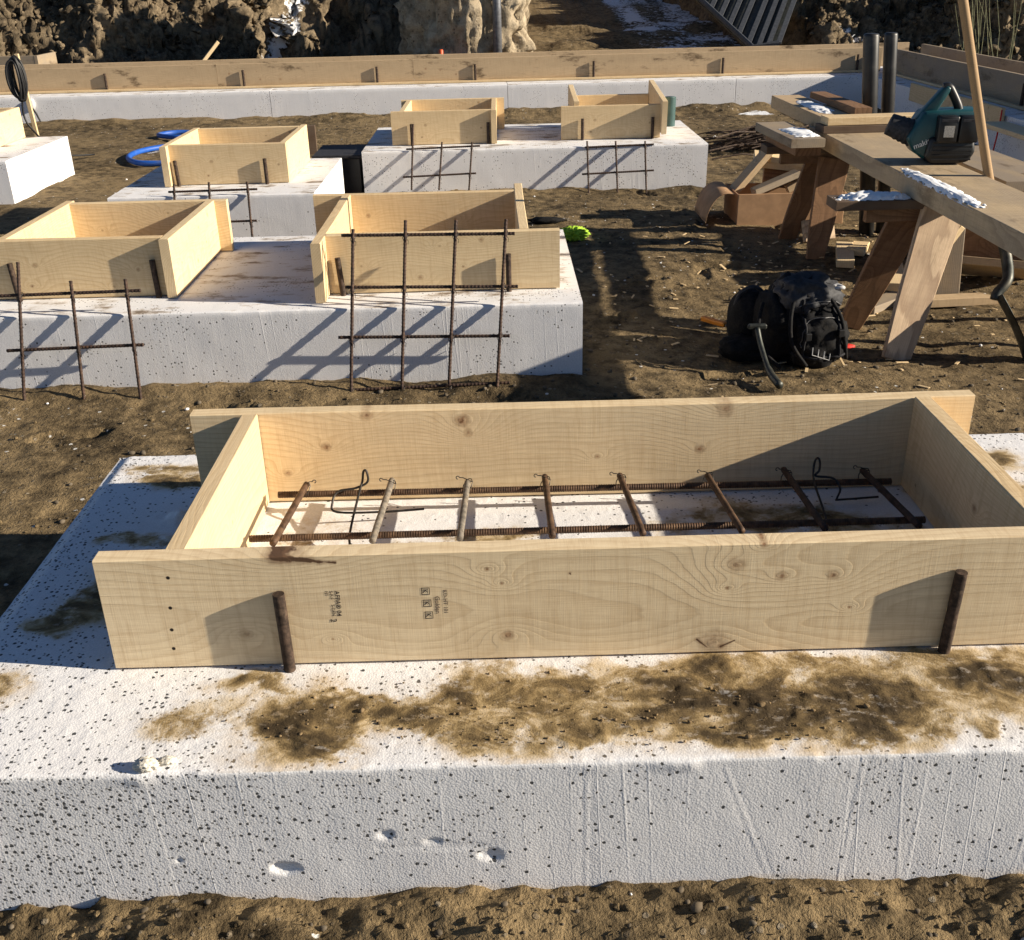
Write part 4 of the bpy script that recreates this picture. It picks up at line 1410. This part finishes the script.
scrap('wide pale offcut lying flat across the back of the cardboard box', .36, .20, .04, W_PALE, (2.50, 5.02, .035), (10, 6, -10), 'offcuts in the cardboard box')
scrap('grey offcut leaning over the front rim of the cardboard box', .30, .07, .038, W_GREY, (2.40, 4.78, -.045), (0, -18, 14), 'offcuts in the cardboard box')
scrap('pale two by four offcut on dirt between the sawhorses', .42, .09, .04, W_PALE, (2.60, 3.98, -.285), (0, 0, 74))
scrap('second pale offcut lying close beside the first between the sawhorses', .32, .09, .04, W_PALE2, (2.72, 4.12, -.29), (0, 6, 66))
scrap('pale offcut behind the brown leg of the near sawhorse', .42, .10, .04, W_PALE, (2.72, 3.55, -.29), (0, 0, 74))
scrap('grey upright offcut leaning behind the near sawhorse leg', .40, .13, .03, W_GREY, (2.86, 3.28, -.15), (0, -78, 84), cut=.05)
scrap('bright thin offcut leaning behind the near sawhorse leg', .26, .04, .03, W_PALE, (2.75, 3.10, -.05), (0, -55, 12))
scrap('flat wide plywood offcut beyond the shovel', .34, .22, .018, W_PALE2, (3.22, 3.92, -.30), (0, 0, -20))
scrap('wide tilted offcut left of the shovel neck', .44, .22, .04, W_TAN, (3.12, 3.50, -.24), (-28, 0, -28))
scrap('low offcut with a pointed end near the shovel', .42, .08, .04, W_TAN, (2.86, 3.16, -.305), (0, 0, 4), cut=.06)
scrap('short orange offcut between the far sawhorse legs', .2, .12, .03, W_PLY, (2.55, 4.33, -.23), (70, 0, 20))
scrap('small offcut lying in shade under the near sawhorse', .3, .09, .04, W_GREY, (2.55, 3.2, -.32), (0, 0, 40))

# ------------------------------------------------------------------ backpack and things beside it
bp = thing('backpack', 'black backpack with a grey flap slumped on the dirt', 'backpack', (1.955, 2.47, -.32), R(10))
bp.scale = (.90, .92, .95)


def lump(name, c, r_, mat, parent, seed, amp=.12, fq=5.0, sq=2.6, sub=4):
    bm = bmesh.new()
    bmesh.ops.create_icosphere(bm, subdivisions=sub, radius=1)
    P = np.array([v.co[:] for v in bm.verts])
    q = (np.abs(P) ** sq).sum(1) ** (-1 / sq)
    P = P * q[:, None]
    n = fbm(P[:, 0] * fq * .4 + seed, P[:, 1] * fq * .4, P[:, 2] * fq * .4, oct=4, seed=seed, ridge=True)
    P = P * (1 + amp * n)[:, None] * np.array(r_)
    P = P + np.array(c)
    for v, p in zip(bm.verts, P):
        v.co = p
    return from_bm(name, bm, mat, parent, None, None, True)


lump('main_pocket', (.0, .03, .165), (.145, .13, .17), M_FABRIC, bp, 201, .26, 7)
lump('front_pocket', (.03, -.095, .115), (.115, .07, .115), M_FABRIC, bp, 205, .26, 7)
lump('side_pocket', (.145, -.01, .085), (.05, .09, .085), M_FABRIC, bp, 209, .2, 6)
lump('top_flap', (.005, .01, .285), (.125, .115, .07), M_FABGREY, bp, 213, .32, 5)
lump('back_panel', (-.13, .05, .15), (.07, .13, .13), M_FABRIC, bp, 217, .16, 5)
for k, cc in enumerate(([(-.09, -.08, .30), (-.125, -.13, .22), (-.12, -.16, .12), (-.06, -.19, .03)], [(.05, -.10, .31), (.10, -.15, .22), (.12, -.17, .12), (.16, -.13, .03)],
                        [(-.20, .0, .26), (-.24, -.06, .18), (-.22, -.10, .08), (-.16, -.15, .015)])):
    bm = bmesh.new()
    pts = spline(cc, 6)
    add_tube(bm, pts, [.009] * len(pts), 8)
    from_bm('strap', bm, M_FABRIC, bp, None, None, True)
bm = bmesh.new()
add_tube(bm, spline([(.085, -.06, .315), (.12, -.085, .325), (.14, -.07, .32), (.12, -.045, .325)], 6, True), .008, 8, closed=True)
from_bm('haul_loop', bm, M_STITCH, bp, None, None, True)
bm = bmesh.new()
for q in range(3):
    add_tube(bm, [(-.03 + q * .028, -.176 - .002 * q, .105 - q * .010), (-.034 + q * .028, -.184, .075 - q * .010), (-.008 + q * .028, -.186, .066 - q * .010), (-.003 + q * .028, -.178, .092 - q * .01)], .0022, 5)
from_bm('logo', bm, M_STITCH, bp)
bm = bmesh.new()
add_tube(bm, spline([(.04, .0, 0), (.0, .035, .0), (-.04, 0, 0), (0, -.035, 0)], 6, True), .012, 8, closed=True)

bm.free()
from mathutils.bvhtree import BVHTree


def drape(name, objs, rows, r_, mat, parent, lift=.002):
    trees = [BVHTree.FromPolygons([v.co.copy() for v in o_.data.vertices], [list(p.vertices) for p in o_.data.polygons]) for o_ in objs]
    for pts in rows:
        out = []
        for (x_, z_) in spline([(a_, 0, b_) for a_, b_ in pts], 8) and [(q.x, q.z) for q in spline([(a_, 0, b_) for a_, b_ in pts], 8)]:
            best = None
            for t_ in trees:
                h_ = t_.ray_cast(Vector((x_, -1, z_)), Vector((0, 1, 0)))
                if h_[0] is not None and (best is None or h_[0].y < best):
                    best = h_[0].y
            if best is not None:
                out.append((x_, best - lift, z_))
        if len(out) > 2:
            b_ = bmesh.new()
            add_tube(b_, out, r_, 6)
            from_bm(name, b_, mat, parent, None, None, True)


kids = [c for c in bp.children if c.name.startswith(('main_pocket', 'front_pocket', 'side_pocket', 'top_flap'))]
drape('zip', kids, [[(-.075, .10), (-.07, .17), (-.03, .215), (.05, .22), (.11, .19), (.125, .10)], [(-.12, .12), (-.10, .235), (-.03, .275), (.07, .28), (.13, .25)]], .0028, M_ZIP, bp)
drape('webbing', kids, [[(-.055, .29), (-.06, .2), (-.065, .1), (-.05, .03)], [(.085, .28), (.09, .2), (.10, .1), (.10, .02)], [(-.09, .06), (.0, .05), (.10, .055), (.17, .06)]], .0065, M_WEB, bp)
for (x_, z_) in ((-.062, .155), (.092, .16)):
    b_ = bmesh.new()
    add_box(b_, x_ - .014, x_ + .014, -.192, -.172, z_ - .016, z_ + .016, .003)
    from_bm('buckle', b_, M_BLACKP, bp)
# black helmet-like round bag next to it
hb = thing('tool_pouch', 'round black tool pouch left of the backpack', 'tool pouch', (1.765, 2.60, -.31))
lump('pouch', (0, 0, .12), (.085, .09, .125), M_FABRIC, hb, 221, .1, 4, 2.2)
bm = bmesh.new()
add_tube(bm, spline([(-.07, -.02, .16), (-.05, -.03, .24), (.01, -.03, .265), (.06, -.02, .22)], 6), .009, 8)
from_bm('carry_strap', bm, M_FABGREY, hb, None, None, True)
lump('loose_pocket', (-.03, -.12, .035), (.10, .06, .045), M_FABRIC, hb, 225, .25, 5)
hm = thing('hammer', 'black handled hammer propped against the backpack', 'hammer', (1.755, 2.24, -.30))
bm = bmesh.new()
pts = spline([(.02, -.16, .012), (.005, -.05, .03), (-.01, .05, .10), (-.02, .09, .16)], 5)
add_tube(bm, pts, [.015] * 6 + [.011] * 10, 10)
from_bm('handle', bm, M_STEELDARK, hm, None, None, True)
bm = bmesh.new()
add_box(bm, -.055, .02, .088, .112, .15, .172, .006)
from_bm('head', bm, M_STEELDARK, hm)
kn = thing('utility_knife', 'orange utility knife lying in the shade left of the backpack', 'knife', (1.675, 2.79, -.275), R(-52))
bm = bmesh.new()
add_box(bm, -.085, .05, -.014, .014, 0, .022, .006, None, 2)
from_bm('grip', bm, M_ORANGE, kn)
bm = bmesh.new()
add_box(bm, .051, .085, -.008, .008, .008, .014, .001)
from_bm('blade', bm, M_GALV, kn)
lump('glove', (0, 0, 0), (.05, .035, .02), M_HIVIS, None, 231, .3, 5, 2.0, 3)
o = bpy.context.scene.objects['glove']
o.location = (1.745, 2.62, -.19)
tag(o, 'small lime green glove tucked against the tool pouch', 'glove')
vest = lump('safety_vest', (0, 0, 0), (.10, .08, .055), M_HIVIS, None, 237, .9, 11, 2.0, 5)
vest.location = (1.165, 4.50, -.26)
vest.scale = (.6, .6, .5)
tag(vest, 'crumpled lime green safety vest beside the foam block', 'vest')
rg = lump('rag', (0, 0, 0), (.10, .04, .018), M_FABRIC, None, 239, .4, 6, 2.0, 3)
rg.location = (1.03, 5.0, -.285)
tag(rg, 'dark rag with frost lying right behind the middle square form', 'rag')
rd = lump('strap_end', (0, 0, 0), (.04, .018, .008), M_RED, None, 241, .3, 5, 2.0, 3)
rd.location = (2.14, 2.48, -.28)
tag(rd, 'red strap end on the dirt right of the backpack', 'strap')

# ------------------------------------------------------------------ blue hose, brush heap, cable coil, pipe stub
bm = bmesh.new()
pts = spline([(-2.05, 7.45, -.27), (-2.28, 7.50, -.27), (-2.44, 7.75, -.265), (-2.44, 8.05, -.26), (-2.25, 8.3, -.255), (-1.9, 8.4, -.255), (-1.6, 8.3, -.25), (-1.7, 8.7, -.25), (-2.1, 8.95, -.27), (-2.40, 9.0, -.27), (-2.58, 9.15, -.27), (-2.45, 9.32, -.27), (-2.15, 9.28, -.28), (-1.8, 9.1, -.28)], 10)
add_tube(bm, pts, .023, 12)
tag(from_bm('hose', bm, M_BLUE, None, None, None, True), 'bright blue hose coiled on the dirt behind the single form', 'hose')

rng = random.Random(5)
bm = bmesh.new()
for k in range(150):
    cx, cy = rng.gauss(2.98, .22), rng.gauss(7.58, .16)
    a_ = rng.gauss(.1, .55)
    L = rng.uniform(.15, .5)
    z_ = -.29 + abs(rng.gauss(0, .06))
    dx, dy = math.cos(a_) * L / 2, math.sin(a_) * L / 2
    add_tube(bm, [(cx - dx, cy - dy, z_), (cx, cy + rng.gauss(0, .02), z_ + .03), (cx + dx, cy + dy, z_ + rng.uniform(-.02, .05))], rng.uniform(.004, .009), 5)
tag(from_bm('brush_heap', bm, M_RUST), kind='stuff')

cl = thing('cable_coil', 'black cable coil hanging on the stake at the left edge', 'cable', (-3.10, 7.45, .42))
bm = bmesh.new()
for k in range(9):
    ph = k * .7
    rx = .045 + .010 * math.sin(ph)
    rz_ = .155 + .014 * math.cos(ph * 1.7)
    pts = [Vector((.012 * math.sin(ph * 2) + rx * math.cos(q * 2 * PI / 28), -.03 - .012 * (k % 4) + .02 * math.sin(q * 2 * PI / 28 + ph), rz_ * math.sin(q * 2 * PI / 28))) for q in range(28)]
    add_tube(bm, pts, .0095, 7, closed=True)
from_bm('windings', bm, M_CABLE, cl, None, None, True)
bm = bmesh.new()
add_tube(bm, spline([(.0, -.03, -.15), (-.02, -.02, -.28), (.02, .0, -.40), (.12, .2, -.62), (.3, .5, -.68)], 6), .008, 6)
from_bm('loose_end', bm, M_CABLE, cl, None, None, True)
bm = bmesh.new()
add_box(bm, -.016, .016, -.012, .012, -.40, .60, .002)
sk = from_bm('wooden_stake', bm, W_PALE2, None, (-3.10, 7.55, -.0), (0, R(-2.5), 0))
tag(sk, 'thin wooden stake holding the black cable coil', 'stake')
cw = lump('cable_plug', (0, 0, 0), (.035, .03, .06), M_STITCH, None, 243, .25, 4, 2.0, 3)
cw.location = (-4.22, 10.26, -.07)
tag(cw, 'pale plug lump on the far foam wall beside the stake', 'plug')
bm = bmesh.new()
add_tube(bm, spline([(-4.21, 10.24, -.11), (-4.16, 10.22, -.2), (-4.15, 10.2, -.28), (-4.3, 10.1, -.29), (-4.6, 10.0, -.27)], 6), .010, 6)
tag(from_bm('cable', bm, M_CABLE, None, None, None, True), 'thin black cable hanging down the far foam wall', 'cable')
bm = bmesh.new()
add_tube(bm, [(0, 0, -.02), (0, 0, .215)], .045, 24, cap=False)
add_tube(bm, [(0, 0, .215), (0, 0, .217), (0, 0, .214), (0, 0, .12)], [.045, .043, .040, .040], 24, cap=False)
tag(from_bm('pipe_stub', bm, M_GREENPVC, None, (2.09, 6.95, 0), None, True), 'grey green pipe stub standing right of the raised side form', 'pipe')
bm = bmesh.new()
add_box(bm, -.10, .10, -.02, .02, 0, .27, .003)
tag(from_bm('block', bm, W_DARK, None, (-.92, 7.80, -.31), (0, 0, R(5))), 'dark brown board end standing behind the single form', 'board')
dk = thing('crate', 'low dark crate between the short block and the third row block', 'crate', (-.36, 6.15, -.31))
bm = bmesh.new()
add_box(bm, -.20, .12, -.08, .40, 0, .26, .004)
from_bm('shell', bm, M_BLACKP, dk)
bm = bmesh.new()
add_box(bm, -.215, .135, -.095, .415, .261, .285, .004)
from_bm('lid', bm, M_FABGREY, dk)

# foam chips on the near block
def chip(label, loc, r_, seed, mat=M_SNOW):
    o = lump('foam_chip', (0, 0, 0), r_, mat, None, seed, .45, 8, 2.0, 4)
    o.location = loc
    return tag(o, label, 'foam chip', 'torn foam chips')


M_CHIP = plain('foam_chip', (.62, .58, .50), .85, 0, .2, 120, .1, .6, .004)
chip('torn white foam chip on the front edge of the near block', (.135, -.268, .008), (.017, .011, .010), 251, M_CHIP)
chip('smaller foam chip on the near block edge beside the torn one', (.165, -.255, .004), (.013, .008, .006), 253, M_CHIP)

# ------------------------------------------------------------------ background things on the bank
bo = lump('clay_boulder', (0, 0, 0), (.66, .62, 1.25), M_CLAY, None, 261, .42, 6, 2.2, 6)
P = bo.data
nco = np.empty(len(P.vertices) * 3)
P.vertices.foreach_get('co', nco)
nco = nco.reshape(-1, 3)
nn = fbm(nco[:, 0] * 6, nco[:, 1] * 6, nco[:, 2] * 6, oct=4, seed=263, ridge=True)
nco = nco * (1 + .10 * nn)[:, None]
P.vertices.foreach_set('co', nco.ravel())
bo.location = (.42, 12.75, .62)
tag(bo, 'big pale clay boulder rising from the bank behind the far footing', 'boulder')
bm = bmesh.new()
add_tube(bm, [(0, 0, 0), (0, 0, 2.2)], .055, 12)
tag(from_bm('post', bm, M_GALV, None, (.78, 11.98, -.3), (R(-3), 0, 0), True), 'grey steel post in front of the clay boulder', 'post')
bm = bmesh.new()
add_tube(bm, [(0, 0, 0), (0, 0, .55), (0, 0, .56)], [.028, .028, .02], 12)
tag(from_bm('marker_tube', bm, M_ORED, None, (.105, 11.75, -.28), None, True), 'orange red marker tube by the clay boulder', 'marker')
bm = bmesh.new()
add_box(bm, -.28, .28, -.02, .02, -.02, .02, .003)
tag(from_bm('stick', bm, W_PALE, None, (-2.78, 12.05, .20), (0, R(-46), R(20))), 'pale stick leaning on the bank behind the far form', 'stick')

pn = thing('bar_fence', 'grey steel panel of parallel bars leaning on the bank', 'panel', (4.05, 12.7, .15))
PB = Vector((4.05, 12.7, .15))
A_, B_, C_, D_ = Vector((4.03, 12.7, .155)), Vector((3.45, 14.6, .86)), Vector((4.36, 12.7, .20)), Vector((4.0, .0, 0))
up_ = Vector((.62, 1.5, .68))
bm = bmesh.new()
add_tube(bm, [B_ - PB, A_ - PB, C_ - PB], .035, 8)
from_bm('frame_rail', bm, M_GALV_SHADE, pn)
for k in range(11):
    f_ = k / 10
    st_ = B_.lerp(A_, min(1, f_ * 1.35)) if f_ < .74 else A_.lerp(C_, (f_ - .74) / .26)
    bm = bmesh.new()
    e_ = st_ + up_ * 1.2
    ax = (e_ - st_).normalized()
    sd = ax.cross(Vector((0, -.4, 1))).normalized()
    n2_ = sd.cross(ax)
    vs = []
    for p_ in (st_, e_):
        for sx, sy in ((-.030, -.012), (.030, -.012), (.030, .012), (-.030, .012)):
            vs.append(p_ - PB + sd * sx + n2_ * sy)
    add_geo(bm, vs, [(3, 2, 1, 0), (4, 5, 6, 7), (0, 1, 5, 4), (1, 2, 6, 5), (2, 3, 7, 6), (3, 0, 4, 7)])
    bmesh.ops.recalc_face_normals(bm, faces=list(bm.faces))
    from_bm('bar', bm, M_GALV_SHADE, pn)
bm = bmesh.new()
vs = [A_ - PB, C_ - PB, C_ - PB + up_ * 1.2, B_ - PB + up_ * .6, B_ - PB]
back = Vector((0, .03, -.05))
add_geo(bm, [v + back for v in vs] + [v + back * 1.4 for v in vs], [(0, 1, 2, 3, 4), (9, 8, 7, 6, 5), (0, 5, 6, 1), (1, 6, 7, 2), (2, 7, 8, 3), (3, 8, 9, 4), (4, 9, 5, 0)])
from_bm('backing_sheet', bm, M_STEELDARK, pn)
lump_sheet('snow_drift', 4.42, 12.35, .02, .42, .16, .16, 141, 'small snow drift at the foot of the steel panel')

rng = random.Random(9)
for g_, (cx, lab) in enumerate(((6.75, 'clump of tall dry stalks on the right bank behind the shovel handle'), (7.1, 'thinner clump of dry stalks at the far right of the bank'))):
    bm = bmesh.new()
    for k in range(14 if g_ == 0 else 6):
        x0, y0 = cx + rng.gauss(0, .10), 12.25 + rng.gauss(0, .12)
        tp = Vector((x0 + rng.gauss(-.14, .12), y0 + rng.gauss(.1, .1), rng.uniform(.6, 1.2)))
        b0 = Vector((x0, y0, -.25))
        add_tube(bm, [b0, b0.lerp(tp, .5) + Vector((rng.gauss(0, .03), 0, 0)), tp], [.005, .004, .002], 5)
    tag(from_bm('dry_plant', bm, M_STRAW), lab, 'plant', 'dry stalks on the bank')

# ------------------------------------------------------------------ gravel
rng = np.random.RandomState(3)
proto = []
for k in range(6):
    b2 = bmesh.new()
    bmesh.ops.create_icosphere(b2, subdivisions=1 if k < 3 else 2, radius=1)
    P = np.array([v.co[:] for v in b2.verts])
    P = P * (1 + .28 * fbm(P[:, 0] * 1.5 + k * 7, P[:, 1] * 1.5, P[:, 2] * 1.5, oct=2, seed=300 + k))[:, None] * np.array([1, .8, .62])
    fs = np.array([[v.index for v in f.verts] for f in b2.faces])
    proto.append((P, fs))
    b2.free()


def gravel(name, spots, mat, smooth=True):
    V, Fc, off = [], [], 0
    for (x, y, z, r_) in spots:
        P, fs = proto[rng.randint(6)]
        a_ = rng.rand() * 6.3
        ca, sa = math.cos(a_), math.sin(a_)
        Q = P * r_
        Q = np.stack([Q[:, 0] * ca - Q[:, 1] * sa + x, Q[:, 0] * sa + Q[:, 1] * ca + y, Q[:, 2] + z], -1)
        V.append(Q)
        Fc.append(fs + off)
        off += len(P)
    V = np.concatenate(V)
    Fc = np.concatenate(Fc)
    me = bpy.data.meshes.new(name)
    me.from_pydata(V.tolist(), [], Fc.tolist())
    me.polygons.foreach_set('use_smooth', [smooth] * len(me.polygons))
    me.materials.append(mat)
    return tag(link(bpy.data.objects.new(name, me)), kind='stuff')


def inblock(x, y):
    return (-.33 < x < 2.17 and -.30 < y < .98) or (-1.42 < x < 1.06 and 2.24 < y < 3.52) or (-1.54 < x < -.31 and 4.53 < y < 5.82) or (-.24 < x < 2.24 and 6 < y < 7.28) or (x < -2.69 and 5.98 < y < 7.22)


sp = []
while len(sp) < 700:
    x, y = rng.uniform(-.6, 2.2), rng.uniform(-.66, -.30)
    sp.append((x, y, 0, .0018 + .006 * rng.rand() ** 4))
while len(sp) < 6500:
    y = 1.0 + 9.0 * rng.rand() ** 1.5
    x = rng.uniform(-2.6, 5.2) * (.4 + y * .07) + .6
    if inblock(x, y):
        continue
    sp.append((x, y, 0, .0025 + .012 * rng.rand() ** 6))
for (x, y, r_) in ((1.03, -.345, .013), (.29, -.40, .008), (.60, -.37, .007)):
    sp.append((x, y, 0, r_))
zz = ground_h(np.array([s_[0] for s_ in sp]), np.array([s_[1] for s_ in sp]))
sp = [(a, b, float(z) + r_ * .25, r_) for (a, b, _, r_), z in zip(sp, zz)]
gravel('gravel', sp, M_STONE)
M_CRUMB = plain('soil_crumb', (.20, .14, .075), .9, 0, .15, 60, .5, .4)
ok = np.argwhere((d_ > -.35) & (BXd > -6.5) & (BXd < 9) & (BYd < 15))
pick = ok[rng.randint(len(ok), size=9000)]
gravel('bank_clods', [(BXd[a, b], BYd[a, b], BZ[a, b], .008 + .05 * rng.rand() ** 4) for a, b in pick], M_BANK, False)
spc = []
while len(spc) < 2600:
    x, y = (rng.uniform(-.6, 2.2), rng.uniform(-.66, -.29)) if len(spc) < 1300 else (rng.uniform(-1.8, 4.2), rng.uniform(1.0, 4.6))
    if not inblock(x, y):
        spc.append((x, y, 0, .002 + .008 * rng.rand() ** 3))
zc_ = ground_h(np.array([a[0] for a in spc]), np.array([a[1] for a in spc]))
gravel('soil_clods', [(a[0], a[1], float(z) + a[3] * .15, a[3]) for a, z in zip(spc, zc_)], M_SOIL, False)
bits = []
bm = bmesh.new()
for k in range(260):
    x, y = rng.normal(2.5, .7), rng.normal(3.6, .8)
    if inblock(x, y):
        continue
    L, a_ = .012 + .05 * rng.rand() ** 2, rng.rand() * 6.3
    z = gz(x, y) + .004
    dx, dy = math.cos(a_) * L / 2, math.sin(a_) * L / 2
    wd = .0025 + .004 * rng.rand()
    nx_, ny_ = -math.sin(a_) * wd, math.cos(a_) * wd
    tz_ = rng.uniform(-.2, .3) * L
    vs = [(x - dx - nx_, y - dy - ny_, z), (x + dx - nx_, y + dy - ny_, z + tz_), (x + dx + nx_, y + dy + ny_, z + tz_), (x - dx + nx_, y - dy + ny_, z)]
    vs += [(p[0], p[1], p[2] + .003) for p in vs]
    add_geo(bm, vs, [(3, 2, 1, 0), (4, 5, 6, 7), (0, 1, 5, 4), (1, 2, 6, 5), (2, 3, 7, 6), (3, 0, 4, 7)])
tag(from_bm('wood_chips', bm, W_PALE2), kind='stuff')
# crumbs of soil and grit scattered in the dirt on the block
sp2 = []
while len(sp2) < 420:
    p = PATCH[[5, 7, 8, 10, 11, 12, 13, 14][rng.randint(8)]]
    x, y = rng.normal(p[0], p[2] * .6), rng.normal(p[1], p[3] * .6)
    if -.275 < y < -.01 and -.29 < x < 2.1:
        sp2.append((x, y, .0022, .0010 + .0032 * rng.rand() ** 4))
sp2 += [(1.16, -.155, .004, .008), (1.12, -.236, .004, .006), (1.34, -.165, .003, .006), (.47, -.14, .004, .007)]
gravel('soil_crumbs', sp2, M_CRUMB)
# white foam beads blown around
M_BEAD = plain('foam_beads', (.78, .78, .78), .8)
sp3 = []
while len(sp3) < 420:
    y = -.6 + 9.5 * rng.rand()
    x = rng.uniform(-2.2, 3.6)
    if inblock(x, y):
        continue
    sp3.append((x, y, 0, .0025 + .007 * rng.rand() ** 4))
zz = ground_h(np.array([s_[0] for s_ in sp3]), np.array([s_[1] for s_ in sp3]))
sp3 = [(a, b, float(z) + r_ * .5, r_) for (a, b, _, r_), z in zip(sp3, zz)]
gravel('foam_crumbs', sp3, M_BEAD)
